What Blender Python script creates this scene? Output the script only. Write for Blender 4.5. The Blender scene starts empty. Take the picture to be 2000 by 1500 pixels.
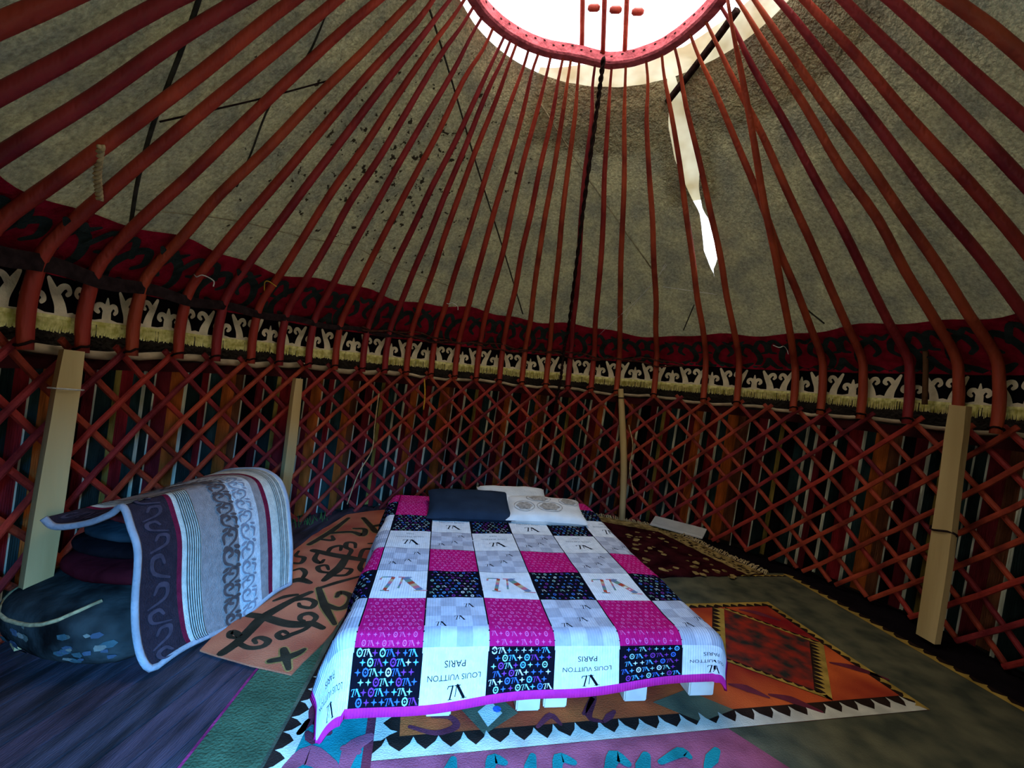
import bpy, bmesh, math, random
from mathutils import Vector, Matrix, noise

# ------------------------------------------------------------------ camera, world, lights
sc = bpy.context.scene
COL = sc.collection
R_ = math.radians

cam_d = bpy.data.cameras.new('camera')
cam = bpy.data.objects.new('camera', cam_d)
COL.objects.link(cam)
sc.camera = cam
cam_d.sensor_fit = 'HORIZONTAL'
cam_d.sensor_width = 36.0
cam_d.lens = 860.0 / 2000.0 * 36.0
cam_d.clip_start = 0.02
roll = R_(5.2)
pitch = -math.atan(12 * math.cos(roll) / 860.0)
fw = Vector((0, math.cos(pitch), math.sin(pitch)))
up0 = Vector((0, -math.sin(pitch), math.cos(pitch)))
r0 = Vector((1, 0, 0))
rt = r0 * math.cos(roll) + up0 * math.sin(roll)
up = up0 * math.cos(roll) - r0 * math.sin(roll)
mw = Matrix((rt, up, -fw)).transposed().to_4x4()
mw.translation = Vector((0, 0, 1.5))
cam.matrix_world = mw

world = bpy.data.worlds.new('sky')
sc.world = world
world.use_nodes = True
bg = world.node_tree.nodes['Background']
bg.inputs[0].default_value = (0.86, 0.93, 1.0, 1)
bg.inputs[1].default_value = 3.4


def area(name, loc, target, size, energy, color, size_y=None):
    d = bpy.data.lights.new(name, 'AREA')
    d.energy = energy
    d.color = color
    d.shape = 'RECTANGLE'
    d.size = size
    d.size_y = size_y or size
    o = bpy.data.objects.new(name, d)
    COL.objects.link(o)
    o.location = loc
    o.rotation_euler = (Vector(target) - Vector(loc)).to_track_quat('-Z', 'Y').to_euler()
    return o


# daylight entering by the open doorway behind the photographer: blue sky from above, warm light off the sunlit ground
area('doorway_sky_light', (0.9, -2.3, 2.65), (-0.3, 1.8, 0.2), 1.5, 2200, (0.05, 0.36, 1.0))
area('doorway_ground_light', (0.5, -1.9, 0.12), (0.4, 1.6, 2.4), 2.4, 62, (1.0, 0.88, 0.66), 1.6)
# daylight falling in through the crown opening of the roof
area('crown_sky_light', (0.3, 2.5, 5.3), (0.35, 2.5, 0), 2.2, 58, (1.0, 0.96, 0.9))

sc.view_settings.view_transform = 'Standard'
sc.view_settings.look = 'None'
sc.view_settings.gamma = 1.0
sc.view_settings.use_curve_mapping = False
sc.view_settings.exposure = 0.0
sc.cycles.use_denoising = True
sc.cycles.max_bounces = 5
sc.cycles.diffuse_bounces = 3
sc.cycles.adaptive_threshold = 0.03

random.seed(7)
CX, CY = 0.4, 2.45           # yurt centre
RW = 2.8                     # wall radius


# ------------------------------------------------------------------ helpers
def lin(c):
    return tuple(((v / 255) / 12.92 if v / 255 <= 0.04045 else ((v / 255 + 0.055) / 1.055) ** 2.4) for v in c)


def mat(name, rgb, rough=0.85, var=0.18, vscale=9.0, bump=0.25, bscale=70.0, stretch=(1, 1, 1), rgb2=None,
        spec=0.15, transl=0.0, detail=2.0):
    m = bpy.data.materials.new(name)
    m.use_nodes = True
    nt = m.node_tree
    b = nt.nodes['Principled BSDF']
    ckey = 'Base Color'
    if spec <= 0.2:                      # wool, felt, cloth and raw timber are fully matt
        nt.nodes.remove(b)
        b = nt.nodes.new('ShaderNodeBsdfDiffuse')
        ckey = 'Color'
        nt.links.new(b.outputs[0], nt.nodes['Material Output'].inputs[0])
    else:
        b.inputs['Roughness'].default_value = rough
        b.inputs['Specular IOR Level'].default_value = spec
    b.name = 'surface'
    tc = nt.nodes.new('ShaderNodeTexCoord')
    mp = nt.nodes.new('ShaderNodeMapping')
    mp.inputs['Scale'].default_value = stretch
    nt.links.new(tc.outputs['Object'], mp.inputs[0])
    nz = nt.nodes.new('ShaderNodeTexNoise')
    nz.inputs['Scale'].default_value = vscale
    nz.inputs['Detail'].default_value = detail
    nt.links.new(mp.outputs[0], nz.inputs['Vector'])
    rp = nt.nodes.new('ShaderNodeValToRGB')
    c = lin(rgb)
    c1 = tuple(v * (1 - var * 1.6) for v in c)
    c2 = tuple(min(1, v * (1 + var)) for v in (lin(rgb2) if rgb2 else c))
    rp.color_ramp.elements[0].position = 0.33
    rp.color_ramp.elements[1].position = 0.67
    rp.color_ramp.elements[0].color = (*c1, 1)
    rp.color_ramp.elements[1].color = (*c2, 1)
    nt.links.new(nz.outputs['Fac'], rp.inputs[0])
    nt.links.new(rp.outputs[0], b.inputs[ckey])
    if bump:
        n2 = nt.nodes.new('ShaderNodeTexNoise')
        n2.inputs['Scale'].default_value = bscale
        n2.inputs['Detail'].default_value = 1
        nt.links.new(mp.outputs[0], n2.inputs['Vector'])
        bp = nt.nodes.new('ShaderNodeBump')
        bp.inputs['Strength'].default_value = bump
        bp.inputs['Distance'].default_value = 0.02
        nt.links.new(n2.outputs['Fac'], bp.inputs['Height'])
        nt.links.new(bp.outputs[0], b.inputs['Normal'])
    if transl:
        tr = nt.nodes.new('ShaderNodeBsdfTranslucent')
        nt.links.new(rp.outputs[0], tr.inputs[0])
        mx = nt.nodes.new('ShaderNodeMixShader')
        mx.inputs[0].default_value = transl
        nt.links.new(b.outputs[0], mx.inputs[1])
        nt.links.new(tr.outputs[0], mx.inputs[2])
        nt.links.new(mx.outputs[0], nt.nodes['Material Output'].inputs[0])
    return m


def obj(name, verts, faces, m, parent=None, smooth=False, matidx=None, kind=None):
    me = bpy.data.meshes.new(name)
    me.from_pydata([tuple(v) for v in verts], [], faces)
    for mm in (m if isinstance(m, (list, tuple)) else [m]):
        me.materials.append(mm)
    if matidx is not None:
        me.polygons.foreach_set('material_index', matidx)
    if smooth:
        me.polygons.foreach_set('use_smooth', [True] * len(me.polygons))
    me.update()
    o = bpy.data.objects.new(name, me)
    COL.objects.link(o)
    if parent:
        o.parent = parent
    if kind:
        o['kind'] = kind
    return o


def empty(name, loc=(0, 0, 0)):
    o = bpy.data.objects.new(name, None)
    COL.objects.link(o)
    o.location = loc
    o.empty_display_size = 0.1
    return o


def tag(o, label, cat, group=None):
    o['label'] = label
    o['category'] = cat
    if group:
        o['group'] = group
    return o


def structure(o, label=None):
    o['kind'] = 'structure'
    if label:
        o['label'] = label
    return o


class MB:
    """collects geometry for ONE mesh"""
    def __init__(s):
        s.v, s.f, s.mi = [], [], []

    def add(s, vs, fs, mi=0):
        n = len(s.v)
        s.v += [tuple(v) for v in vs]
        s.f += [tuple(i + n for i in f) for f in fs]
        s.mi += [mi] * len(fs)

    def build(s, name, m, parent=None, smooth=False, kind=None):
        return obj(name, s.v, s.f, m, parent, smooth, s.mi, kind)


def crom(pts, n=6):
    """Catmull-Rom through points of any dimension"""
    P = [tuple(p) for p in pts]
    P = [tuple(2 * a - b for a, b in zip(P[0], P[1]))] + P + [tuple(2 * a - b for a, b in zip(P[-1], P[-2]))]
    out = []
    for i in range(1, len(P) - 2):
        for k in range(n):
            t = k / n
            out.append(tuple(0.5 * (2 * b + (c - a) * t + (2 * a - 5 * b + 4 * c - d) * t * t + (3 * b - a - 3 * c + d) * t ** 3)
                             for a, b, c, d in zip(P[i - 1], P[i], P[i + 1], P[i + 2])))
    out.append(P[-2])
    return out


def tube(pts, rad, seg=8, flat=None):
    """tube along 3D pts; rad number or list; flat=(normal, factor) squashes along a direction"""
    pts = [Vector(p) for p in pts]
    n = len(pts)
    if not isinstance(rad, (list, tuple)):
        rad = [rad] * n
    vs, fs = [], []
    t0 = (pts[1] - pts[0]).normalized()
    ref = Vector((0, 0, 1)) if abs(t0.z) < 0.9 else Vector((1, 0, 0))
    u = t0.cross(ref).normalized()
    for i, p in enumerate(pts):
        t = (pts[min(i + 1, n - 1)] - pts[max(i - 1, 0)]).normalized()
        u = (u - t * u.dot(t)).normalized()
        w = t.cross(u)
        for k in range(seg):
            a = 2 * math.pi * k / seg
            off = u * math.cos(a) * rad[i] + w * math.sin(a) * rad[i]
            if flat:
                off -= flat[0] * off.dot(flat[0]) * (1 - flat[1])
            vs.append(p + off)
    for i in range(n - 1):
        for k in range(seg):
            a, b = i * seg + k, i * seg + (k + 1) % seg
            fs.append((a, b, b + seg, a + seg))
    fs.append(tuple(range(seg))[::-1])
    fs.append(tuple(range((n - 1) * seg, n * seg)))
    return vs, fs


def stroke(pts, w, fn, off=0.0, n=5, taper=(0.6, 1.0, 0.5), thick=0.0):
    """flat ribbon along 2D spline pts mapped by fn(u, v, off) -> 3D; width w; round ends"""
    P = crom(pts, n) if len(pts) > 2 else [tuple(pts[0][k] + (pts[1][k] - pts[0][k]) * i / (2 * n) for k in (0, 1)) for i in range(2 * n + 1)]
    N = len(P)
    L, R = [], []
    for i, p in enumerate(P):
        a, b = P[max(i - 1, 0)], P[min(i + 1, N - 1)]
        d = Vector((b[0] - a[0], b[1] - a[1]))
        if d.length < 1e-9:
            d = Vector((1, 0))
        d.normalize()
        s = i / (N - 1)
        ww = taper[0] + (taper[1] - taper[0]) * s * 2 if s < 0.5 else taper[1] + (taper[2] - taper[1]) * (s * 2 - 1)
        ww *= w / 2
        L.append((p[0] - d.y * ww, p[1] + d.x * ww))
        R.append((p[0] + d.y * ww, p[1] - d.x * ww))

    def cap(p, q, c):
        m = Vector(((p[0] + q[0]) / 2, (p[1] + q[1]) / 2))
        h = Vector((p[0] - m.x, p[1] - m.y))
        out = Vector((m.x - c[0], m.y - c[1]))
        out = out.normalized() * h.length if out.length > 1e-9 else out
        return [(m.x + h.x * math.cos(a) + out.x * math.sin(a), m.y + h.y * math.cos(a) + out.y * math.sin(a)) for a in (0.8, 1.57, 2.34)]
    vs = []
    for l, r in zip(L, R):
        vs += [fn(l[0], l[1], off), fn(r[0], r[1], off)]
    fs = [(2 * i, 2 * i + 1, 2 * i + 3, 2 * i + 2) for i in range(N - 1)]
    c0 = cap(L[0], R[0], P[1])
    c1 = cap(L[-1], R[-1], P[-2])
    k = len(vs)
    vs += [fn(x, y, off) for x, y in c0]
    fs.append((0, k, k + 1, k + 2, 1))
    k = len(vs)
    vs += [fn(x, y, off) for x, y in c1]
    e = 2 * (N - 1)
    fs.append((e, e + 1, k + 2, k + 1, k))
    return vs, fs


def poly(pts, fn, off=0.0):
    return [fn(x, y, off) for x, y in pts], [tuple(range(len(pts)))]


def box(x0, x1, y0, y1, z0, z1, bev=0.0):
    bm = bmesh.new()
    bmesh.ops.create_cube(bm, size=1)
    for v in bm.verts:
        v.co = Vector(((x0 + x1) / 2 + v.co.x * (x1 - x0), (y0 + y1) / 2 + v.co.y * (y1 - y0), (z0 + z1) / 2 + v.co.z * (z1 - z0)))
    if bev:
        bmesh.ops.bevel(bm, geom=bm.edges[:], offset=bev, segments=2, affect='EDGES')
    vs = [v.co.copy() for v in bm.verts]
    bm.verts.index_update()
    fs = [tuple(v.index for v in f.verts) for f in bm.faces]
    bm.free()
    return vs, fs


def softbox(dx, dy, dz, ex=0.35, n=9, rough=0.02, seed=0):
    """rounded, slightly lumpy block centred on its base"""
    bm = bmesh.new()
    bmesh.ops.create_cube(bm, size=2)
    bmesh.ops.subdivide_edges(bm, edges=bm.edges[:], cuts=n, use_grid_fill=True)
    vs = []
    for v in bm.verts:
        c = v.co
        p = 1 / ex
        r = (abs(c.x) ** p + abs(c.y) ** p + abs(c.z) ** p) ** (1 / p)
        q = Vector((c.x / r, c.y / r, c.z / r))
        w = Vector((q.x * dx / 2, q.y * dy / 2, q.z * dz / 2 + dz / 2))
        nn = noise.noise_vector(w * 5 + Vector((seed * 7.3, 0, 0)))
        vs.append(w + nn * rough)
    bm.verts.index_update()
    fs = [tuple(v.index for v in f.verts) for f in bm.faces]
    bm.free()
    return vs, fs


def on_wall(a, z, rad):
    """point on a cylinder about the yurt axis; a in degrees from the far direction, positive to the right"""
    return Vector((CX + rad * math.sin(R_(a)), CY + rad * math.cos(R_(a)), z))


def cone_z(rho):
    return 1.85 + (RW - rho) * 1.08


def interp(x, tab):
    if x <= tab[0][0]:
        return tab[0][1]
    for (a, b), (c, d) in zip(tab, tab[1:]):
        if x <= c:
            return b + (d - b) * (x - a) / (c - a)
    return tab[-1][1]


ORD = ['first', 'second', 'third', 'fourth', 'fifth', 'sixth', 'seventh', 'eighth', 'ninth', 'tenth', 'eleventh', 'twelfth',
       'thirteenth', 'fourteenth', 'fifteenth', 'sixteenth', 'seventeenth', 'eighteenth', 'nineteenth', 'twentieth',
       'twenty-first', 'twenty-second', 'twenty-third', 'twenty-fourth', 'twenty-fifth', 'twenty-sixth']

# ------------------------------------------------------------------ materials
M_ = {}
M_['red_wood'] = mat('red painted wood', (164, 42, 34), 0.6, 0.22, 5, 0.35, 50, (1, 1, 0.25), (170, 60, 36), 0.3)
M_['red_slat'] = mat('red painted lattice wood', (166, 44, 38), 0.65, 0.25, 6, 0.3, 60, rgb2=(165, 52, 36), spec=0.25)
M_['rim_red'] = mat('pale red rim wood', (214, 104, 108), 0.7, 0.2, 14, 0.5, 45, spec=0.2)  # red wood coloured paler, strong skylight on the rim put into the colour
M_['dark_thong'] = mat('dark leather thong', (40, 26, 22), 0.8, 0.3, 20)
M_['plank_wood'] = mat('pale raw timber', (196, 160, 100), 0.75, 0.14, 4, 0.2, 40, (1, 1, 0.12), (208, 176, 118))
M_['plank_grey'] = mat('weathered grey timber', (120, 112, 98), 0.8, 0.2, 4, 0.25, 40, (1, 1, 0.12))
M_['white_wood'] = mat('whitewashed timber', (212, 204, 186), 0.75, 0.12, 6, 0.2, 30)
M_['rope_dark'] = mat('dark braided hair rope', (42, 30, 26), 0.9, 0.3, 40)
M_['rope_straw'] = mat('straw coloured cord', (188, 160, 112), 0.9, 0.2, 40)
M_['rope_white'] = mat('white cotton string', (214, 206, 190), 0.9, 0.15, 40)
M_['rope_yellow'] = mat('yellow tassel cord', (206, 150, 50), 0.9, 0.2, 40)
M_['strap_grey'] = mat('dark grey felt strap', (62, 57, 48), 0.95, 0.2, 20)
M_['seam_pale'] = mat('pale felt seam', (150, 138, 104), 0.95, 0.15, 20)
M_['canvas'] = mat('cream translucent canvas', (236, 216, 168), 0.9, 0.12, 5, 0.2, 30, rgb2=(248, 236, 205), transl=0.2)
M_['band_red'] = mat('crimson felt band', (150, 24, 42), 0.95, 0.22, 12, 0.4, 90)
M_['band_green'] = mat('dark green felt applique', (46, 54, 48), 0.95, 0.2, 12, 0.4, 90)
M_['black_velvet'] = mat('black velvet', (16, 13, 14), 0.95, 0.2, 12, 0.2, 90, spec=0.05)
M_['cream_felt'] = mat('cream felt applique', (228, 204, 160), 0.95, 0.1, 12, 0.3, 90)
M_['fringe'] = mat('yellow fringe yarn', (236, 214, 104), 0.9, 0.2, 30, 0.0, rgb2=(232, 216, 140))
M_['wall_felt'] = mat('dark wall felt', (46, 38, 30), 0.95, 0.25, 6, 0.5, 40)
M_['maroon_cloth'] = mat('maroon cloth strip', (62, 24, 24), 0.95, 0.2, 8)
M_['tan_cloth'] = mat('tan cloth roll', (184, 156, 118), 0.9, 0.2, 7, 0.3, 30)


def felt_material():
    m = mat('grey wool roof felt', (154, 148, 118), 0.97, 0.13, 5.0, 0.0, rgb2=(166, 156, 114), transl=0.055)
    nt = m.node_tree
    b = nt.nodes['surface']
    tc = nt.nodes['Texture Coordinate']
    src = b.inputs['Color'].links[0].from_socket
    # rough wool relief at two scales
    add = None
    for s, k in ((24, 1.0), (70, 0.7)):
        n = nt.nodes.new('ShaderNodeTexNoise')
        n.inputs['Scale'].default_value = s
        n.inputs['Detail'].default_value = 2
        n.inputs['Distortion'].default_value = 0.1
        nt.links.new(tc.outputs['Object'], n.inputs['Vector'])
        mu = nt.nodes.new('ShaderNodeMath')
        mu.operation = 'MULTIPLY_ADD'
        mu.inputs[1].default_value = k
        nt.links.new(n.outputs['Fac'], mu.inputs[0])
        if add:
            nt.links.new(add.outputs[0], mu.inputs[2])
        else:
            mu.inputs[2].default_value = 0
        add = mu
    bp = nt.nodes.new('ShaderNodeBump')
    bp.inputs['Strength'].default_value = 0.9
    bp.inputs['Distance'].default_value = 0.035
    nt.links.new(add.outputs[0], bp.inputs['Height'])
    nt.links.new(bp.outputs[0], b.inputs['Normal'])
    # dark water stains and soot flecks, thick in one patch of the felt
    n = nt.nodes.new('ShaderNodeTexNoise')
    n.inputs['Scale'].default_value = 17
    n.inputs['Detail'].default_value = 3
    n.inputs['Roughness'].default_value = 0.6
    nt.links.new(tc.outputs['Object'], n.inputs['Vector'])
    dist = nt.nodes.new('ShaderNodeVectorMath')
    dist.operation = 'DISTANCE'
    dist.inputs[1].default_value = (-0.95, 3.35, 2.85)
    nt.links.new(tc.outputs['Object'], dist.inputs[0])
    mr = nt.nodes.new('ShaderNodeMapRange')
    mr.inputs[1].default_value = 0.0
    mr.inputs[2].default_value = 1.9
    mr.inputs[3].default_value = 0.125
    mr.inputs[4].default_value = -0.06
    nt.links.new(dist.outputs['Value'], mr.inputs[0])
    ad = nt.nodes.new('ShaderNodeMath')
    ad.operation = 'ADD'
    nt.links.new(n.outputs['Fac'], ad.inputs[0])
    nt.links.new(mr.outputs[0], ad.inputs[1])
    rp = nt.nodes.new('ShaderNodeValToRGB')
    rp.color_ramp.elements[0].position = 0.685
    rp.color_ramp.elements[1].position = 0.73
    nt.links.new(ad.outputs[0], rp.inputs[0])
    mx = nt.nodes.new('ShaderNodeMix')
    mx.data_type = 'RGBA'
    mx.inputs[7].default_value = (0.035, 0.026, 0.014, 1)
    nt.links.new(rp.outputs[0], mx.inputs[0])
    nt.links.new(src, mx.inputs[6])
    fn_ = nt.nodes.new('ShaderNodeTexNoise')          # wool fibre tones, also painting in relief shading the bump hardly shows
    fn_.inputs['Scale'].default_value = 42
    fn_.inputs['Detail'].default_value = 3
    fn_.inputs['Roughness'].default_value = 0.7
    nt.links.new(tc.outputs['Object'], fn_.inputs['Vector'])
    fr = nt.nodes.new('ShaderNodeMapRange')
    fr.inputs[1].default_value = 0.3
    fr.inputs[2].default_value = 0.7
    fr.inputs[3].default_value = 0.62
    fr.inputs[4].default_value = 1.28
    nt.links.new(fn_.outputs['Fac'], fr.inputs[0])
    mm_ = nt.nodes.new('ShaderNodeMix')
    mm_.data_type = 'RGBA'
    mm_.blend_type = 'MULTIPLY'
    mm_.inputs[0].default_value = 1.0
    nt.links.new(mx.outputs[2], mm_.inputs[6])
    nt.links.new(fr.outputs[0], mm_.inputs[7])
    mx = mm_
    nt.links.new(mx.outputs[2], b.inputs['Color'])
    nt.links.new(mx.outputs[2], nt.nodes['Translucent BSDF'].inputs[0])
    return m


M_['felt'] = felt_material()

# ------------------------------------------------------------------ measured world coordinates of free-form lines (metres)
ORANGE = [([(-1.302, 2.15), (-1.283, 2.246), (-1.285, 2.353), (-1.287, 2.47), (-1.253, 2.591), (-1.212, 2.7), (-1.16, 2.794)], 'big'), ([(-1.375, 2.49), (-1.277, 2.478), (-1.143, 2.44), (-1.054, 2.441), (-1.004, 2.462), (-0.925, 2.428)], 'big'), ([(-1.004, 2.462), (-1.005, 2.524), (-1.056, 2.558), (-1.093, 2.53), (-1.08, 2.488), (-1.053, 2.478)], 'cur'), ([(-1.216, 2.675), (-1.151, 2.711), (-1.084, 2.682), (-1.079, 2.618), (-1.142, 2.622), (-1.168, 2.652)], 'cur'), ([(-1.002, 2.442), (-1.017, 2.395), (-1.058, 2.345), (-1.089, 2.308), (-1.127, 2.334), (-1.116, 2.367), (-1.084, 2.353)], 'cur'), ([(-1.286, 2.24), (-1.205, 2.207), (-1.148, 2.226), (-1.143, 2.272), (-1.195, 2.296), (-1.218, 2.276), (-1.192, 2.248)], 'cur'), ([(-1.285, 2.34), (-1.297, 2.29), (-1.333, 2.314), (-1.369, 2.321), (-1.351, 2.282), (-1.317, 2.273)], 'cur'), ([(-1.036, 2.221), (-0.998, 2.168), (-0.938, 2.081)], 'xm'), ([(-1.051, 2.125), (-0.992, 2.156), (-0.951, 2.201), (-0.936, 2.232)], 'xm'), ([(-1.425, 3.413), (-1.267, 3.371), (-1.145, 3.348), (-1.015, 3.327), (-0.877, 3.309)], 'big'), ([(-1.14, 3.337), (-1.123, 3.164), (-1.136, 3.055), (-1.147, 2.962)], 'big'), ([(-1.376, 3.385), (-1.348, 3.266), (-1.283, 3.21), (-1.28, 3.269)], 'cur'), ([(-1.305, 3.388), (-1.316, 3.492), (-1.263, 3.546), (-1.229, 3.458)], 'cur'), ([(-1.135, 3.35), (-1.151, 3.476), (-1.214, 3.529), (-1.238, 3.623), (-1.177, 3.623), (-1.139, 3.533)], 'cur'), ([(-1.042, 3.346), (-1.066, 3.509), (-1.005, 3.55), (-1.019, 3.647), (-1.067, 3.641)], 'cur'), ([(-1.135, 3.076), (-1.221, 3.079), (-1.269, 3.145), (-1.228, 3.183), (-1.182, 3.119)], 'cur'), ([(-1.119, 3.037), (-1.037, 3.064), (-1.031, 3.151), (-1.084, 3.162)], 'cur'), ([(-1.002, 3.318), (-0.984, 3.194), (-0.931, 3.139), (-0.899, 3.189)], 'cur'), ([(-1.135, 2.851), (-1.008, 2.648), (-0.878, 2.476)], 'tri'), ([(-1.029, 2.676), (-0.921, 2.633), (-0.88, 2.694), (-0.902, 2.789), (-0.981, 2.827), (-0.983, 2.766)], 'tri'), ([(-1.131, 2.852), (-1.048, 2.952), (-0.92, 3.077)], 'cur'), ([(-1.504, 3.517), (-1.458, 3.834), (-1.444, 4.202)], 'tri'), ([(-1.46, 3.784), (-1.292, 3.86), (-1.174, 3.808), (-1.205, 3.951), (-1.299, 3.944)], 'tri'), ([(-1.478, 3.639), (-1.369, 3.645), (-1.411, 3.733)], 'cur'), ([(-1.315, 4.239), (-1.17, 4.031), (-1.069, 3.901), (-0.982, 3.974)], 'tri'), ([(-1.17, 4.031), (-1.088, 4.127), (-1.069, 4.329)], 'tri'), ([(-1.469, 3.17), (-1.412, 3.182), (-1.431, 3.272), (-1.501, 3.293), (-1.522, 3.377)], 'cur'), ([(-1.344, 2.904), (-1.295, 2.939), (-1.218, 2.91)], 'big'), ([(-1.29, 2.939), (-1.311, 3.04), (-1.37, 3.095), (-1.409, 3.051)], 'cur'), ([(-1.227, 2.747), (-1.284, 2.711), (-1.321, 2.656)], 'cur')]
ROPE = [(0.427, 3.084, 3.77), (0.453, 3.38, 3.568), (0.476, 3.781, 3.114), (0.508, 4.23, 2.619), (0.571, 4.944, 2.117), (0.558, 5.045, 1.893), (0.552, 5.066, 1.539), (0.52, 5.067, 1.24)]
STRAP = {
    'strap_a': [(-1.292, 1.665, 2.839), (-1.336, 1.709, 2.816), (-1.498, 1.843, 2.703), (-1.73, 2.016, 2.506), (-1.939, 2.196, 2.313), (-2.12, 2.377, 2.131)],
    'strap_b': [(-0.694, 2.663, 3.65), (-0.62, 3.096, 3.55), (-0.461, 3.673, 3.239), (-0.186, 4.353, 2.704), (0.048, 4.869, 2.214)],
    'strap_c': [(0.025, 3.488, 3.662), (0.508, 3.888, 3.297), (1.247, 4.282, 2.675)],
    'strap_d': [(1.72, 4.575, 2.153), (1.71, 4.333, 2.377)],
    'thread_a': [(-2.053, 2.328, 2.201), (-1.967, 2.624, 2.291), (-1.855, 2.931, 2.364), (-1.657, 3.372, 2.42), (-1.413, 3.694, 2.48)],
    'thread_b': [(-1.718, 2.034, 2.523), (-1.613, 2.165, 2.658), (-1.438, 2.359, 2.866), (-1.215, 2.557, 3.106)],
    'strap_e': [(-1.08, 2.211, 3.235), (-1.231, 2.342, 3.089), (-1.438, 2.407, 2.869), (-1.63, 2.571, 2.658), (-1.768, 2.679, 2.5)],
    'strap_f': [(2.385, 3.713, 2.314), (2.545, 3.677, 2.186)],
    'thread_c': [(-1.396, 3.732, 2.472), (-1.21, 4.012, 2.431), (-0.709, 4.473, 2.363)],
    'flapstrap': [(0.977, 3.366, 3.685), (1.071, 3.172, 3.79), (1.149, 2.964, 3.873), (1.193, 2.792, 3.921)],
    'hank': [(-1.777, 1.828, 2.3), (-1.879, 1.925, 2.219), (-1.971, 2.04, 2.146)],
    'hang1': [(-1.327, 4.433, 1.224), (-1.338, 4.424, 0.903), (-1.345, 4.418, 0.644), (-1.432, 4.337, 0.42), (-1.494, 4.274, 0.127)],
    'hang2': [(-0.939, 4.714, 1.404), (-0.921, 4.724, 1.24), (-0.922, 4.723, 1.074)],
    'hang3': [(1.338, 4.907, 1.095), (1.399, 4.883, 0.874), (1.39, 4.887, 0.615), (1.454, 4.86, 0.341)],
    'web': [[(1.322, 4.116, 2.688), (1.262, 4.329, 2.512), (0.906, 4.887, 2.056)], [(1.335, 4.121, 2.676), (1.162, 4.545, 2.337), (1.126, 4.673, 2.218)], [(1.371, 4.276, 2.511), (1.802, 4.064, 2.435)]],
    'stick': [(2.945, 3.225, 2.181), (2.957, 3.184, 1.91), (2.963, 3.162, 1.578)],
}
TEALMOTIFS = [([(-0.718, 1.736), (-0.7, 1.801), (-0.661, 1.794), (-0.606, 1.748)], 'rug_maroon', .05), ([(-0.689, 1.739), (-0.646, 1.699)], 'rug_maroon', .04),
              ([(-0.687, 1.58), (-0.64, 1.64), (-0.535, 1.60)], 'rug_pink', .09), ([(-0.484, 1.57), (-0.489, 1.687), (-0.44, 1.746)], 'rug_pink', .07),
              ([(-0.712, 1.924), (-0.72, 1.863), (-0.708, 1.816)], 'rug_maroon', .035), ([(-0.76, 2.104), (-0.75, 2.034)], 'rug_maroon', .03),
              ([(-0.46, 1.672), (-0.52, 1.684)], 'rug_pink', .05),
              ([(-0.101, 1.60), (-0.095, 1.678)], 'rug_teal', .05), ([(0.045, 1.6), (0.057, 1.694), (0.103, 1.685)], 'rug_teal', .05), ([(0.193, 1.62), (0.215, 1.725)], 'rug_teal', .05),
              ([(0.302, 1.63), (0.321, 1.726), (0.376, 1.714)], 'rug_teal', .05), ([(0.497, 1.66), (0.549, 1.76), (0.593, 1.731)], 'rug_teal', .06), ([(0.621, 1.66), (0.684, 1.779)], 'rug_teal', .06),
              ([(0.733, 1.751), (0.838, 1.81), (0.864, 1.793)], 'rug_teal', .05), ([(0.917, 1.746), (1.001, 1.838)], 'rug_teal', .05)]
FIELDMOTIFS = [[(-0.295, 1.815), (-0.185, 1.795), (-0.105, 1.837), (-0.134, 1.884), (-0.211, 1.88)], [(0.244, 1.876), (0.305, 1.947), (0.346, 1.902)],
               [(0.459, 1.974), (0.528, 2.095), (0.48, 1.962), (0.533, 1.938)], [(0.545, 1.94), (0.606, 2.007)]]

# ------------------------------------------------------------------ ground outside, floor, walls
def disc(rad, z, n=64, cx=CX, cy=CY):
    return [(cx + rad * math.cos(2 * math.pi * k / n), cy + rad * math.sin(2 * math.pi * k / n), z) for k in range(n)], [tuple(range(n))]


M_['ground'] = mat('dry summer grass ground', (120, 116, 78), 0.95, 0.25, 2, 0.5, 30)
M_['sub_floor'] = mat('dark earth under the boards', (26, 20, 22), 0.95)
M_['board_a'] = mat('dark purple painted board', (62, 44, 48), 0.6, 0.3, 3, 0.3, 30, (6, 1, 1), (76, 55, 62), 0.3)
M_['board_b'] = mat('worn lilac painted board', (132, 98, 112), 0.6, 0.35, 3, 0.3, 30, (6, 1, 1), (156, 120, 136), 0.3)
M_['board_c'] = mat('bare dark brown board', (52, 42, 44), 0.65, 0.3, 3, 0.3, 30, (6, 1, 1), (66, 54, 60), 0.3)

structure(obj('ground', *disc(40, -0.14, 48), M_['ground']), 'dry ground outside the yurt')
floor = structure(obj('floor', *disc(2.93, -0.035, 96), M_['sub_floor']), 'dark painted board floor of the yurt')
pd = Vector((0.156, 0.988, 0))
pn = Vector((0.988, -0.156, 0))
w = -2.9
i = 0
while w < 2.8:
    wd = random.uniform(0.09, 0.135)
    h = math.sqrt(max(0.01, 2.9 ** 2 - max(abs(w), abs(w + wd)) ** 2))
    if h > 0.3 and w < -0.75:
        top = random.uniform(-0.003, 0.0)
        vs, fs = box(0.002, wd - 0.004, -h, h, -0.03, top, 0.003)
        c = Vector((CX, CY, 0))
        vs = [c + pn * (w + v.x) + pd * v.y + Vector((0, 0, v.z)) for v in vs]
        obj('floor_board', vs, fs, M_[random.choice(['board_a', 'board_a', 'board_b', 'board_c', 'board_c'])], floor)
    w += wd
    i += 1


def arc_wall(a0, a1, z0, z1, rad, step=2.5):
    n = max(2, int((a1 - a0) / step))
    vs = []
    for k in range(n + 1):
        a = a0 + (a1 - a0) * k / n
        vs += [on_wall(a, z0, rad), on_wall(a, z1, rad)]
    return vs, [(2 * k, 2 * k + 1, 2 * k + 3, 2 * k + 2) for k in range(n)]


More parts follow.
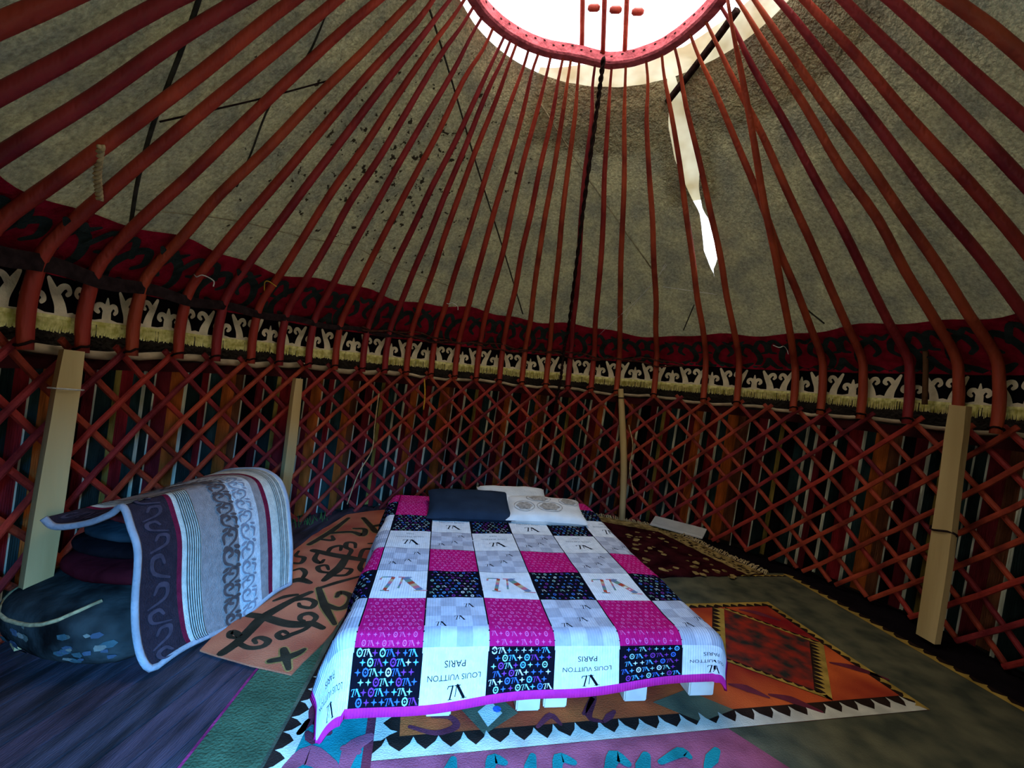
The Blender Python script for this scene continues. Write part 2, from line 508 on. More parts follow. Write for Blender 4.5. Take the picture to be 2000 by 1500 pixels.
DOOR0, DOOR1 = 170.0, 198.0
vs, fs = arc_wall(-142, 142, -0.12, 1.95, 2.95)
wall_back = structure(obj('wall_back', vs, fs, M_['wall_felt'], smooth=True), 'dark felt wall behind a striped reed screen')
mb = MB()
mb.add(*arc_wall(142, DOOR0, -0.12, 1.95, 2.95))
mb.add(*arc_wall(DOOR1, 218, -0.12, 1.95, 2.95))
mb.add(*arc_wall(DOOR0, DOOR1, 1.66, 1.95, 2.95))
wall_front = structure(mb.build('wall_front', M_['wall_felt'], smooth=True), 'felt wall around the doorway')
mb = MB()
for a in (DOOR0, DOOR1):
    p = on_wall(a, 0, 2.92)
    mb.add(*box(p.x - 0.05, p.x + 0.05, p.y - 0.05, p.y + 0.05, -0.05, 1.72, 0.008))
p0, p1 = on_wall(DOOR0, 1.69, 2.92), on_wall(DOOR1, 1.69, 2.92)
mb.add(*tube([p0, p1], 0.05, 6))
structure(mb.build('door_1', M_['red_wood']), 'red wooden frame of the open doorway')

# reed screen: every colour stripe of wrapped reeds is a part of the wall
reed_cols = [('black green', (32, 42, 38)), ('maroon', (104, 30, 34)), ('white', (206, 198, 166)), ('orange', (172, 88, 36)), ('dark teal', (40, 56, 52)),
             ('brown', (108, 62, 38)), ('crimson', (136, 34, 36)), ('ochre', (150, 124, 58)), ('black', (22, 18, 18))]
RM = {n: mat('reed wool ' + n, c, 0.9, 0.3, 14, 0.3, 120, (1, 1, 0.2)) for n, c in reed_cols}
seq = ['black green', 'white', 'maroon', 'orange', 'white', 'black green', 'crimson', 'white', 'dark teal', 'orange', 'brown', 'white', 'black', 'maroon',
       'white', 'black green', 'ochre', 'crimson', 'dark teal', 'white']
a = -126.0
k = 0
pitch_deg = math.degrees(0.013 / 2.88)
while a < 112:
    nm = seq[k % len(seq)]
    if a > 45 and nm in ('orange', 'crimson') and random.random() < 0.6:
        nm = random.choice(['black', 'brown', 'black green'])
    n = random.choice([1, 2]) if nm == 'white' else random.choice([4, 5, 6, 8]) if nm != 'ochre' else 3
    vs, fs = [], []
    z0 = 0.0 + random.uniform(-0.02, 0.02)
    z1 = 1.335 + random.uniform(-0.004, 0.004)
    lean = 1.6                      # the mat hangs a little askew
    for j in range(2 * n + 1):
        aa = a + j * pitch_deg / 2
        rad = 2.865 if j % 2 else 2.878
        vs += [on_wall(aa, z0, rad), on_wall(aa + lean * 0.5, (z0 + z1) / 2, rad), on_wall(aa + lean, z1, rad)]
    for j in range(2 * n):
        for q in (0, 1):
            b = 3 * j + q
            fs.append((b, b + 1, b + 4, b + 3))
    obj('reed_stripe', vs, fs, RM[nm], wall_back)
    a += n * pitch_deg
    k += 1
# cloth strips finishing the top of the screen
vs, fs = arc_wall(-126, 112, 1.325, 1.40, 2.862)
obj('screen_heading', vs, fs, M_['maroon_cloth'], wall_back, True)
pts = [on_wall(a, 1.425 + 0.012 * math.sin(a * 0.31) + 0.006 * math.sin(a * 1.1), 2.845) for a in range(-126, 100, 2)]
obj('cloth_roll', *tube(pts, [0.026 if p.x < -1.2 else 0.016 for p in pts], 7), M_['tan_cloth'], wall_back, True)

# ------------------------------------------------------------------ roof felt with its torn seam
TL = [(0.99, 32.8), (1.12, 32.6), (1.2, 31.8), (1.37, 33.0), (1.49, 35.2), (1.61, 37.1), (1.69, 38.7), (1.76, 38.8), (1.93, 38.6), (2.04, 39.5), (2.09, 40.1)]
TR = [(0.99, 36.4), (1.05, 37.3), (1.14, 39.1), (1.27, 40.3), (1.46, 40.3), (1.55, 39.4), (1.68, 39.6), (1.74, 40.9), (1.86, 41.4), (2.0, 41.5), (2.06, 40.2), (2.09, 40.1)]
prof = [(2.86, 1.66), (2.85, 1.78)] + [(RW - (RW - 0.99) * k / 56, None) for k in range(57)]
NU = 200
vs, fs = [], []
for (rho, z) in prof:
    z = cone_z(rho) if z is None else z
    aL, aR = interp(rho, TL), interp(rho, TR)
    for k in range(NU + 1):
        a = aR + (aL + 360 - aR) * k / NU
        p = on_wall(a, z, rho)
        n = noise.noise(p * 2.2) * 0.02 + noise.noise(p * 7) * 0.008
        if rho < 1.01:
            n += noise.noise(p * 12) * 0.02
        vs.append(p + Vector((math.sin(R_(a)) * 0.7, math.cos(R_(a)) * 0.7, 0.7)) * n)
for j in range(len(prof) - 1):
    for k in range(NU):
        b = j * (NU + 1) + k
        fs.append((b, b + 1, b + NU + 2, b + NU + 1))
structure(obj('ceiling', vs, fs, M_['felt'], smooth=True), 'grey wool felt roof with dark stains')

# cream canvas lying over the felt beside the crown, showing through the gap and the tear
CI = [(-24, 0.995), (-18, 0.975), (-10, 0.95), (0, 0.92), (8, 0.905), (14, 0.90), (30, 0.90), (40, 0.92), (54, 0.90), (100, 0.90)]
vs, fs = [], []
for j in range(15):
    for k in range(63):
        a = -24 + 2 * k
        r1 = 1.66 if 28 < a < 46 else 1.34
        r0_ = interp(a, CI)
        rho = r0_ + (r1 - r0_) * j / 14
        p = on_wall(a, cone_z(rho) + 0.055, rho)
        vs.append(p + Vector((0, 0, noise.noise(p * 4) * 0.015)))
for j in range(14):
    for k in range(62):
        b = j * 63 + k
        fs.append((b, b + 1, b + 64, b + 63))
cv = obj('roof_canvas', vs, fs, M_['canvas'], smooth=True)
tag(cv, 'cream canvas sheet glowing beside the crown and through the torn felt', 'canvas')

# ------------------------------------------------------------------ crown ring
RC = Vector((0.25, 2.45))
ZR = 3.80
RT = [(-180, .80), (-90, .80), (-60, .79), (-40, .765), (-20, .745), (-5, .727), (4, .74), (11, .775), (18, .81), (30, .83), (45, .83), (60, .81), (90, .80), (180, .80)]


def ring_pt(a, dr=0.0, z=ZR):
    r = interp(a, RT) + dr
    return Vector((RC.x + r * math.sin(R_(a)), RC.y + r * math.cos(R_(a)), z))


crown = empty('crown_ring', (RC.x, RC.y, ZR))
tag(crown, 'pale red wooden crown ring around the bright roof opening', 'crown ring')


def kid(name, vs, fs, m, parent, smooth=False):
    """mesh in world coordinates under an Empty that is itself only translated"""
    o = obj(name, [Vector(v) - parent.location for v in vs], fs, m, parent, smooth)
    return o


def world_loc(o):
    return o.location


sec = [(0.0, -0.012), (0.0, 0.062), (-0.012, 0.075), (-0.055, 0.075), (-0.068, 0.062), (-0.068, -0.002), (-0.055, -0.012)]
vs, fs = [], []
N = 144
for k in range(N):
    a = -180 + 360 * k / N
    for dr, dz in sec:
        vs.append(ring_pt(a, dr + 0.003 * noise.noise(Vector((a * .2, dr * 30, 0))), ZR + dz))
S_ = len(sec)
for k in range(N):
    for q in range(S_):
        a0, a1 = k * S_ + q, k * S_ + (q + 1) % S_
        b0, b1 = ((k + 1) % N) * S_ + q, ((k + 1) % N) * S_ + (q + 1) % S_
        fs.append((a0, a1, b1, b0))
rim = kid('rim', vs, fs, M_['rim_red'], crown)
# dark peg holes along the lower inner face
for k in range(34):
    a = -95 + k * 5.7
    p = ring_pt(a, -0.069, ZR + 0.040 + 0.010 * math.sin(k * 2.1))
    d = Vector((math.sin(R_(a)), math.cos(R_(a)), 0))
    t = Vector((d.y, -d.x, 0))
    q = [p + t * (0.010 * math.cos(x)) + Vector((0, 0, 0.006 * math.sin(x))) - d * 0.002 for x in [i * math.pi / 3 for i in range(6)]]
    o = obj('peg_hole', [v - crown.location for v in q], [tuple(range(6))], M_['dark_thong'], rim)

# three bent crossbars, arching over the opening, each with its short lashing peg
for x_far, x_mid in ((0.28, 0.13), (0.43, 0.265), (0.585, 0.395)):
    pts = []
    for k in range(17):
        s = k / 16
        y = 3.16 + (1.74 - 3.16) * s
        x = x_far + (x_mid - x_far) * s * 2
        pts.append((x, y, ZR + 0.05 + 0.40 * math.sin(math.pi * s)))
    bar = kid('crossbar', *tube(pts, 0.017, 7), M_['red_wood'], crown, True)
    c = Vector(pts[2])
    vs, fs = tube([c + Vector((0.035, 0.0, 0.01)), c + Vector((0.05, 0, 0.01)), c + Vector((0.10, 0, 0.015)), c + Vector((0.115, 0, 0.015))], [0.012, 0.022, 0.022, 0.012], 8)
    obj('peg', [v - crown.location for v in vs], fs, M_['red_wood'], bar, True)

# ------------------------------------------------------------------ roof poles
pole_tab = [(-61.7, -64.9), (-56.0, -58.1), (-50.5, -50.5), (-44.5, -43.0), (-39.5, -39.2), (-34.5, -35.4), (-28.6, -28.1), (-22.8, -22.0), (-17.5, -15.0),
            (-11.7, -7.9), (-6.1, -3.4), (-0.1, 1.4), (5.3, 10.5), (11.0, 19.1), (17.1, 26.1), (25.8, 36.1), (36.6, 44.1), (43.4, 50.7),
            (54.0, 84.0), (58.7, 59.6), (65.1, 68.4), (71.8, 77.3), (78.1, 85.0), (82.8, 90.3), (88.6, 98.0), (94.0, 105.0), (99.5, 116.0), (105.0, 126.0), (110.5, 142.0)]
left_tab = [(-67.0, -71.0), (-73.1, -76.0), (-79.1, -81.5), (-85.8, -88.0), (-92.2, -98.0), (-98.6, -110.0), (-104.4, -117.0), (-110.2, -122.0), (-116.0, -128.0), (-122.0, -150.0)]
poles = sorted(left_tab + pole_tab)
ref = [i for i, p in enumerate(poles) if p[0] == 5.3][0]


def pole_path(a, ra, rnd, bow=0.03):
    T = ring_pt(ra if abs(ra) <= 180 else ra, -0.03, ZR + 0.005)
    lean = 0.0
    L0 = on_wall(a, 1.92, 2.635)
    P = [on_wall(a, 1.425, 2.70), on_wall(a, 1.60, 2.705), on_wall(a, 1.76, 2.685)]
    for f in (0.0, 0.12, 0.25, 0.4, 0.55, 0.7, 0.85, 0.94, 1.0):
        p = L0 + (T - L0) * f
        p.z += bow * math.sin(math.pi * f)
        if 0 < f < 0.95:
            p += Vector((rnd.uniform(-1, 1), rnd.uniform(-1, 1), rnd.uniform(-1, 1))) * 0.010
        P.append(p)
    return P


POLE_R = [0.030, 0.032, 0.031, 0.029, 0.028, 0.027, 0.026, 0.024, 0.021, 0.017, 0.011, 0.009]
rnd = random.Random(3)
pole_mats = [M_['red_wood'], mat('orange red pole paint', (170, 56, 34), 0.6, 0.25, 5, 0.35, 50, (1, 1, 0.25), (176, 72, 38), 0.3),
             mat('crimson pole paint', (150, 30, 38), 0.6, 0.25, 5, 0.35, 50, (1, 1, 0.25), (150, 44, 40), 0.3)]
for i, (a, ra) in enumerate(poles):
    base = on_wall(a, 1.425, 2.70)
    root = empty('roof_pole', base)
    d = i - ref
    if a == 54.0:
        lab = 'red roof pole leaning askew across its neighbours right of the torn felt'
    elif d == 0:
        lab = 'red roof pole running down directly beside the dark braided rope'
    elif d < 0:
        lab = '%s red roof pole to the left of the braided rope' % ORD[-d - 1]
    else:
        lab = '%s red roof pole to the right of the braided rope' % ORD[d - 1]
    tag(root, lab, 'roof pole', 'red roof poles')
    P = pole_path(a, ra, rnd, 0.02 if a == 54.0 else 0.03)
    if a == 54.0:
        P = [p + Vector((0, 0, -0.045)) if k > 2 else p for k, p in enumerate(P)]
    Q = crom(P, 3)
    rr = [r[0] for r in crom([(x,) for x in POLE_R], 3)]
    kid('shaft', *tube(Q, rr, 8), rnd.choice(pole_mats), root, True)
    # leather lashing where the pole foot sits on the lattice
    c = base + Vector((0, 0, 0.03))
    inw = (Vector((CX, CY, 0)) - Vector((base.x, base.y, 0))).normalized()
    tn = Vector((-inw.y, inw.x, 0))
    loop = [c + tn * 0.036 * math.cos(t) + inw * 0.036 * math.sin(t) + Vector((0, 0, 0.014 * math.sin(t + rnd.random()))) for t in [2 * math.pi * k / 10 for k in range(11)]]
    kid('lashing', *tube(loop, 0.007, 5), M_['dark_thong'], root, True)

# ------------------------------------------------------------------ lattice wall sections
tops = [p[0] for p in sorted(left_tab + pole_tab)] + [31.2, 48.6]
tops += [-127.8, 116.0]
tops.sort()
ZT, ZB = 1.475, 0.0
SLOPE = 0.95                  # rise over run of a slat


def slat_geo(a_top, sgn, rad, a_lo, a_hi, zt=ZT):
    """slat bent to the wall, from its top end down to the floor; sgn=-1 goes down to the left"""
    n = 12
    ctr = []
    for k in range(n + 1):
        z = zt + (ZB - zt) * k / n
        run = (zt - 0.04 - z) / SLOPE
        a = a_top + sgn * math.degrees(run / rad)
        ctr.append((a, z))
    ctr = [c for c in ctr if a_lo <= c[0] <= a_hi]
    if len(ctr) < 3:
        return None
    vs, fs = [], []
    for k, (a, z) in enumerate(ctr):
        a0, z0 = ctr[max(0, k - 1)]
        a1, z1 = ctr[min(len(ctr) - 1, k + 1)]
        t = Vector((R_(a1 - a0) * rad, z1 - z0)).normalized()
        nx, nz = -t.y, t.x
        wv = 0.0035 * math.sin(a * 0.9 + z * 5 + a_top)
        for hw, dr in ((-0.017, 0.009), (-0.0155, -0.006), (0, -0.011), (0.0155, -0.006), (0.017, 0.009)):
            vs.append(on_wall(a + math.degrees(nx * hw / rad), z + nz * hw + wv, rad + dr))
    for k in range(len(ctr) - 1):
        for q in range(5):
            b, c = 5 * k + q, 5 * k + (q + 1) % 5
            fs.append((b, c, c + 5, b + 5))
    fs.append((4, 3, 2, 1, 0))
    e = 5 * (len(ctr) - 1)
    fs.append((e, e + 1, e + 2, e + 3, e + 4))
    return vs, fs


slat_mats = [M_['red_slat'], mat('orange red lattice paint', (150, 50, 32), 0.65, 0.25, 6, 0.3, 60, rgb2=(168, 64, 36), spec=0.25),
             mat('dull crimson lattice paint', (126, 30, 36), 0.65, 0.25, 6, 0.3, 60, rgb2=(140, 42, 40), spec=0.25)]
for lo, hi, dr, lab in ((-128, 29.5, 0.0, 'long red lattice wall section left of the pole prop behind the bed'),
                        (24.5, 118, 0.045, 'red lattice wall section at right, overlapping the long one')):
    base = on_wall((lo + hi) / 2, 0, RW - 0.08)
    lat = empty('lattice_section', base)
    tag(lat, lab, 'lattice wall')
    for a in tops:
        for sgn, rad in ((-1, 2.745 + dr), (1, 2.775 + dr)):
            if a < lo - 34 or a > hi + 34:
                continue
            g = slat_geo(a + rnd.uniform(-.25, .25), sgn, rad, lo, hi, ZT + rnd.uniform(-.008, .012))
            if g:
                kid('slat', *g, rnd.choice(slat_mats), lat)

# ------------------------------------------------------------------ crimson felt band at the foot of the roof
def band_map(u, v, off=0.0):
    """u degrees, v 0..1 up the band"""
    if v < 0.12:
        rho, z = 2.80, 1.785 + v / 0.12 * 0.065
    else:
        rho = 2.80 - (v - 0.12) / 0.88 * 0.33
        z = cone_z(rho)
    nrm = 0.022 + off
    return on_wall(u, z - nrm * (0.7 if v > .12 else 0.1), rho - nrm * (0.7 if v > .12 else 1.0))


B0, B1 = -124, 110
BTOP = [(-106, .74), (-92, .87), (-50, .98), (-11, .98), (27, .74), (62, .87), (88, .92)]
vs, fs = [], []
nu = 160
vv = [0, 0.06, 0.12, 0.3, 0.5, 0.7, 0.85, 1.0]
for v in vv:
    for k in range(nu + 1):
        u = B0 + (B1 - B0) * k / nu
        ve = v * (1 + 0.05 * math.sin(u * 0.21) + 0.03 * math.sin(u * 0.5)) * interp(u, BTOP)
        vs.append(band_map(u, ve))
for j in range(len(vv) - 1):
    for k in range(nu):
        b = j * (nu + 1) + k
        fs.append((b, b + 1, b + nu + 2, b + nu + 1))
band = obj('felt_band', vs, fs, M_['band_red'], smooth=True)
tag(band, 'crimson felt band with dark green scroll applique under the roof felt', 'felt band')


def bm_(u, v, off):
    v = v * interp(u, BTOP) * .97
    return band_map(u, min(max(v, 0.0), 0.98), 0.004 + off)


u = B0 + 3.5
k = 0
while u < B1 - 4:
    mb = MB()
    s = 1 if k % 2 == 0 else -1
    P = 6.4
    for pts, wd in (
            ([(0, .12), (1.2, .38), (.2, .66), (-1.5, .74), (-2.3, .55), (-1.4, .44)], 1.4),
            ([(.3, .62), (1.6, .86), (2.9, .80), (2.9, .60), (1.9, .56)], 1.2),
            ([(-3.0, .14), (-1.6, .22), (-.2, .30)], 1.4),
            ([(1.4, .16), (2.6, .30), (3.0, .46)], 1.2),
            ([(-3.0, .92), (-2.2, .86), (-1.1, .93)], 1.1)):
        pp = [(u + s * x, y) for x, y in pts]
        # widths are in degrees horizontally; scale v so that strokes keep their breadth
        asp = 0.57 / math.radians(1) / 2.65
        g = stroke([(x, y * asp) for x, y in pp], wd, lambda x, y, o: bm_(x, y / asp, o), 0.0008 * len(mb.f), taper=(.7, 1, .45), n=4)
        mb.add(*g)
    mb.build('scroll', M_['band_green'], band)
    u += P
    k += 1

# ------------------------------------------------------------------ black valance with cream motifs and yellow fringe
V0, V1 = -124.0, 110.0
VR = 2.765


def val_map(u, z, off=0.0):
    return on_wall(u, z + 0.003 * math.sin(u * 0.37), VR - off + 0.006 * math.sin(u * 1.3))


vs, fs = [], []
nu = 210
for z in (1.595, 1.66, 1.73, 1.805):
    for k in range(nu + 1):
        vs.append(val_map(V0 + (V1 - V0) * k / nu, z))
for j in range(3):
    for k in range(nu):
        b = j * (nu + 1) + k
        fs.append((b, b + 1, b + nu + 2, b + nu + 1))
val = obj('valance', vs, fs, M_['black_velvet'], smooth=True)
tag(val, 'black velvet valance with cream horn motifs and yellow fringe', 'valance')
PER = 8.4
DEG = RW * math.radians(1)          # metres per degree


def vm(x, y, off):
    return val_map(x / DEG, y, 0.004 + off)


u = 4.1 - PER * 15
while u < V1 - 1:
    if u > V0 + 4:
        mb = MB()
        c = u * DEG
        # trefoil on a stem, pair of slanting horn stems, and the cream foot they grow from
        L = []
        L.append(([(0, 1.60), (0, 1.665), (0, 1.745)], 0.052, (1.1, 1.0, 0.2)))
        for s in (-1, 1):
            L.append(([(0, 1.655), (s * .026, 1.70), (s * .052, 1.700), (s * .062, 1.678), (s * .050, 1.664)], 0.030, (1.0, 1, .8)))
            L.append(([(s * .15, 1.60), (s * .138, 1.665), (s * .105, 1.735), (s * .080, 1.787)], 0.048, (1.4, 1.0, .45)))
            L.append(([(s * .118, 1.715), (s * .145, 1.755), (s * .172, 1.760), (s * .185, 1.735), (s * .172, 1.720)], 0.029, (1.2, 1, .8)))
        for j, (pts, wd, tp) in enumerate(L):
            mb.add(*stroke([(c + x, y) for x, y in pts], wd, vm, 0.0004 * j, n=4, taper=tp))
        h = PER * DEG / 2
        for q in range(6):
            x0, x1 = c - h + 2 * h * q / 6, c - h + 2 * h * (q + 1) / 6
            w0, w1 = [1.632 if abs(((xx - c + h) % (2 * h)) - 0) < .02 or abs(xx - c) < .02 or abs(abs(xx - c) - h) < .02 else 1.615 for xx in (x0, x1)]
            mb.add([vm(x0, 1.592, 0.004), vm(x1, 1.592, 0.004), vm(x1, w1, 0.004), vm(x0, w0, 0.004)], [(0, 1, 2, 3)])
        mb.build('horn_motif', M_['cream_felt'], val)
    u += PER
# fringe yarns
mb = MB()
x = V0
rf = random.Random(11)
while x < V1:
    ln = 0.078 + rf.uniform(-.008, .008)
    sw = rf.uniform(-.06, .06)
    p0, p1 = val_map(x, 1.602, 0.008), val_map(x + 0.13, 1.602, 0.008)
    q0, q1 = val_map(x + sw, 1.602 - ln, 0.010), val_map(x + .10 + sw, 1.602 - ln, 0.012)
    m0 = val_map(x + .065 + sw / 2, 1.602 - ln * .5, 0.018)
    mb.add([p0, p1, q1, q0, m0], [(0, 1, 4), (1, 2, 4), (2, 3, 4), (3, 0, 4)])
    x += 0.145 if rf.random() > 0.05 else 0.26
mb.build('fringe', M_['fringe'], val, kind='stuff')
fh = MB()
vs, fs = [], []
for k in range(nu + 1):
    x = V0 + (V1 - V0) * k / nu
    vs += [val_map(x, 1.588, 0.014), val_map(x, 1.606, 0.014)]
obj('fringe_heading', vs, [(2 * k, 2 * k + 1, 2 * k + 3, 2 * k + 2) for k in range(nu)], M_['fringe'], val)

# dark woven tie band lashed round the poles
tie = empty('tie_band', on_wall(-40, 1.80, 2.64))
tag(tie, 'dark woven tie band lashed across the pole feet above the valance', 'tie band')
vs = []
ks = list(range(-124, -21, 2))
for a in ks:
    t = (a + 112) / 90
    zz = 1.825 + 0.012 * math.sin(a * .5)
    hw = 0.034 * (1 - t) + 0.012
    vs += [on_wall(a, zz - hw, 2.650), on_wall(a, zz, 2.642), on_wall(a, zz + hw, 2.650)]
fs = []
for k in range(len(ks) - 1):
    for q in (0, 1):
        b = 3 * k + q
        fs.append((b, b + 1, b + 4, b + 3))
kid('woven_strip', vs, fs, mat('dark woven strip', (48, 36, 34), 0.95, 0.25, 20), tie, True)
for z0, ph in ((1.865, 0.0), (1.835, 2.0)):
    pts = [on_wall(a, z0 + 0.022 * math.sin(a * .33 + ph) + 0.01 * math.sin(a * .9) - 0.0006 * (a + 40), 2.640) for a in range(-46, 34, 2)]
    kid('twisted_cord', *tube(pts, 0.009, 6), mat('brown hair cord', (78, 44, 34), 0.95, 0.3, 30), tie, True)

# ------------------------------------------------------------------ rugs
def floor_fn(z):
    return lambda x, y, off=0.0: Vector((x, y, z + off))


def slab(name, corners, z0, z1, m, n=1, parent=None):
    k = len(corners)
    vs = [(x, y, z0) for x, y in corners] + [(x, y, z1) for x, y in corners]
    fs = [tuple(range(k))[::-1], tuple(range(k, 2 * k))] + [(i, (i + 1) % k, (i + 1) % k + k, i + k) for i in range(k)]
    return obj(name, vs, fs, m, parent)


def ragged(corners, amp=0.006, step=0.08, seed=0):
    r = random.Random(seed)
    out = []
    for (x0, y0), (x1, y1) in zip(corners, corners[1:] + corners[:1]):
        L = math.hypot(x1 - x0, y1 - y0)
        n = max(1, int(L / step))
        for k in range(n):
            t = k / n
            j = 0 if k == 0 else amp
            out.append((x0 + (x1 - x0) * t + r.uniform(-j, j), y0 + (y1 - y0) * t + r.uniform(-j, j)))
    return out


M_['rug_olive'] = mat('olive grey felt', (84, 84, 66), 0.97, 0.22, 6, 0.25, 150, rgb2=(96, 90, 66))
M_['rug_teal'] = mat('teal felt', (30, 118, 112), 0.97, 0.2, 7, 0.25, 150)
M_['rug_pink'] = mat('dusty rose felt', (158, 78, 92), 0.97, 0.2, 7, 0.25, 150)
M_['rug_maroon'] = mat('maroon felt', (112, 46, 56), 0.97, 0.2, 7, 0.25, 150)
M_['rug_orange_red'] = mat('orange red felt', (178, 40, 46), 0.97, 0.3, 2.2, 0.25, 150, rgb2=(198, 88, 40))
M_['rug_brown'] = mat('dark brown felt', (46, 32, 26), 0.97, 0.2, 9, 0.25, 150)
M_['rug_white'] = mat('off white felt', (208, 196, 172), 0.97, 0.14, 9, 0.25, 150)
M_['rug_yellow'] = mat('ochre felt', (178, 140, 62), 0.97, 0.2, 9, 0.25, 150)
M_['rug_green'] = mat('bottle green felt', (70, 86, 60), 0.97, 0.16, 7, 0.4, 90)
M_['rug_magenta'] = mat('magenta edging', (150, 44, 84), 0.97, 0.2, 9)
M_['rug_rust'] = mat('rust orange felt', (206, 92, 64), 0.97, 0.2, 2.4, 0.25, 150, rgb2=(206, 114, 76))
M_['rug_scroll'] = mat('dark olive scroll felt', (62, 50, 36), 0.97, 0.2, 9, 0.25, 150)
M_['rug_outline'] = mat('ochre outline felt', (170, 124, 66), 0.97, 0.2, 9, 0.3, 80)
M_['rug_blue'] = mat('blue felt', (60, 100, 170), 0.97, 0.2, 9)


def zigzag(A, B, width, n, up=1, phase=0.0):
    """strip from A to B: brown ground with white teeth standing on its B-side edge; returns MB (0 brown, 1 white)"""
    A, B = Vector(A), Vector(B)
    d = (B - A)
    t = d.normalized()
    nn = Vector((-t.y, t.x)) * up
    mb = MB()
    q = [A, B, B + nn * width, A + nn * width]
    mb.add([(p.x, p.y, 0) for p in q], [(0, 1, 2, 3)], 0)
    L = d.length
    rr = random.Random(int(n * 7 + L * 100))
    for k in range(n):
        a = A + t * (L * k / n)
        b = A + t * (L * (k + 1) / n)
        c = a + (b - a) * rr.uniform(.42, .58)
        v = [a, b, b + nn * width * .30, c + (b - a) * .14 + nn * width * .62, c + nn * width * rr.uniform(.88, .98), c - (b - a) * .14 + nn * width * .62, a + nn * width * .30]
        mb.add([(p.x, p.y, 0.0012) for p in v], [tuple(range(7))], 1)
    return mb


def zz_obj(mb, z, name, mats, parent):
    mb.v = [(x, y, h + z) for x, y, h in mb.v]
    return mb.build(name, mats, parent)


# large shyrdak under the bed
rug = slab('felt_rug', ragged([(-0.74, 1.20), (2.88, 1.95), (2.52, 3.84), (-0.95, 3.12)], 0.004), 0.001, 0.010, M_['rug_olive'])
tag(rug, 'large felt rug with zigzag borders lying under the bed', 'rug')
RO, RU, RV = Vector((-0.40, 1.64)), Vector((0.977, 0.212)), Vector((-0.212, 0.977))


def rl(u, v):
    p = RO + RU * u + RV * v
    return (p.x, p.y)


def flat(name, pts, z, m, parent):
    return obj(name, [(x, y, z) for x, y in pts], [tuple(range(len(pts)))], m, parent)


flat('teal_border', [(-0.73, 1.215), rl(0.0, -0.36), rl(0.0, 1.2), (-0.88, 3.0)], 0.0108, M_['rug_teal'], rug)
flat('rose_border', [rl(0.0, -0.36), rl(1.75, -0.36), rl(1.55, 0.0), rl(0.0, 0.0)], 0.0112, M_['rug_pink'], rug)
flat('maroon_strip', [rl(-0.035, -0.36), rl(0.0, -0.36), rl(0.0, 1.1), rl(-0.035, 1.1)], 0.0116, M_['rug_maroon'], rug)
flat('centre_field', [rl(0.0, 0.0), rl(2.73, 0.0), rl(2.73, 1.06), rl(0.0, 1.06)], 0.0114, M_['rug_orange_red'], rug)
BW = [M_['rug_brown'], M_['rug_white']]
BY = [M_['rug_brown'], M_['rug_yellow']]
zz_obj(zigzag(rl(0, 0), rl(2.72, 0), 0.105, 27), 0.0122, 'zigzag_border', BW, rug)
zz_obj(zigzag(rl(0, 1.06), rl(0, 0.09), 0.10, 11), 0.0130, 'zigzag_border', BW, rug)
zz_obj(zigzag(rl(2.73, 0.0), rl(2.73, 1.06), 0.055, 18), 0.0124, 'zigzag_border', BY, rug)
zz_obj(zigzag(rl(2.73, 1.06), rl(0.1, 1.06), 0.055, 40), 0.0128, 'zigzag_border', BY, rug)
zz_obj(zigzag((-0.655, 1.22), (-0.80, 2.9), 0.085, 21), 0.0126, 'zigzag_border', BW, rug)
zz_obj(zigzag((2.86, 2.0), (2.505, 3.82), 0.07, 22, up=-1), 0.0105, 'zigzag_border', BY, rug)
zz_obj(zigzag((2.50, 3.80), (1.2, 3.54), 0.03, 20, up=1), 0.0107, 'zigzag_border', BY, rug)
# lozenge panels in the field, with their toothed bars
panel = [(1.63, 3.08), (2.08, 2.72), (1.77, 2.22), (1.35, 2.47)]
M_['rug_panel'] = mat('dark slate felt with red flecks', (58, 58, 52), 0.97, 0.2, 11, 0.25, 150, rgb2=(150, 44, 30))
flat('lozenge', panel, 0.0132, M_['rug_panel'], rug)
for (a, b, wd, n) in ((panel[0], panel[3], .075, 12), (panel[1], panel[2], .075, 14), (panel[0], panel[1], .035, 11), (panel[3], panel[2], .035, 10)):
    zz_obj(zigzag(a, b, wd, n, up=-1 if wd > .05 else 1), 0.0140, 'toothed_bar', BY, rug)
f_ = floor_fn(0.0136)
flat('lozenge', [(-0.102, 1.943), (0.018, 1.81), (0.16, 1.945), (0.032, 2.075)], 0.0132, M_['rug_olive'], rug)
flat('lozenge_core', [(-0.02, 1.93), (0.03, 1.85), (0.09, 1.935), (0.035, 2.0)], 0.0140, M_['rug_white'], rug)
o = flat('lozenge_dot', [(0.065 + .02 * math.cos(x), 1.955 + .02 * math.sin(x)) for x in [k * .785 for k in range(8)]], 0.0146, M_['rug_blue'], rug)
flat('lozenge', [(0.81, 2.09), (1.0, 1.99), (1.2, 2.09), (1.01, 2.2)], 0.0132, M_['rug_olive'], rug)
for k, (L, mm, wd) in enumerate(TEALMOTIFS):
    obj('leaf_motif', *stroke(L, wd, floor_fn(0.0138 + 0.0001 * k), n=4, taper=(.5, 1, .6)), M_[mm], rug)
for L in FIELDMOTIFS:
    obj('field_motif', *stroke(L, 0.035, floor_fn(0.0136), n=4, taper=(.5, 1, .5)), M_['rug_maroon'], rug)
for c, s in (((1.86, 3.05), .11), ((2.12, 2.5), .12), ((1.55, 2.18), .10), ((1.35, 2.24), .08)):
    obj('field_motif', *stroke([(c[0] - s, c[1] + s * .4), (c[0], c[1] + s * .15), (c[0] + s, c[1] - s * .5)], 0.06, floor_fn(0.0136), n=4, taper=(.3, 1, .3)), M_['rug_maroon'], rug)

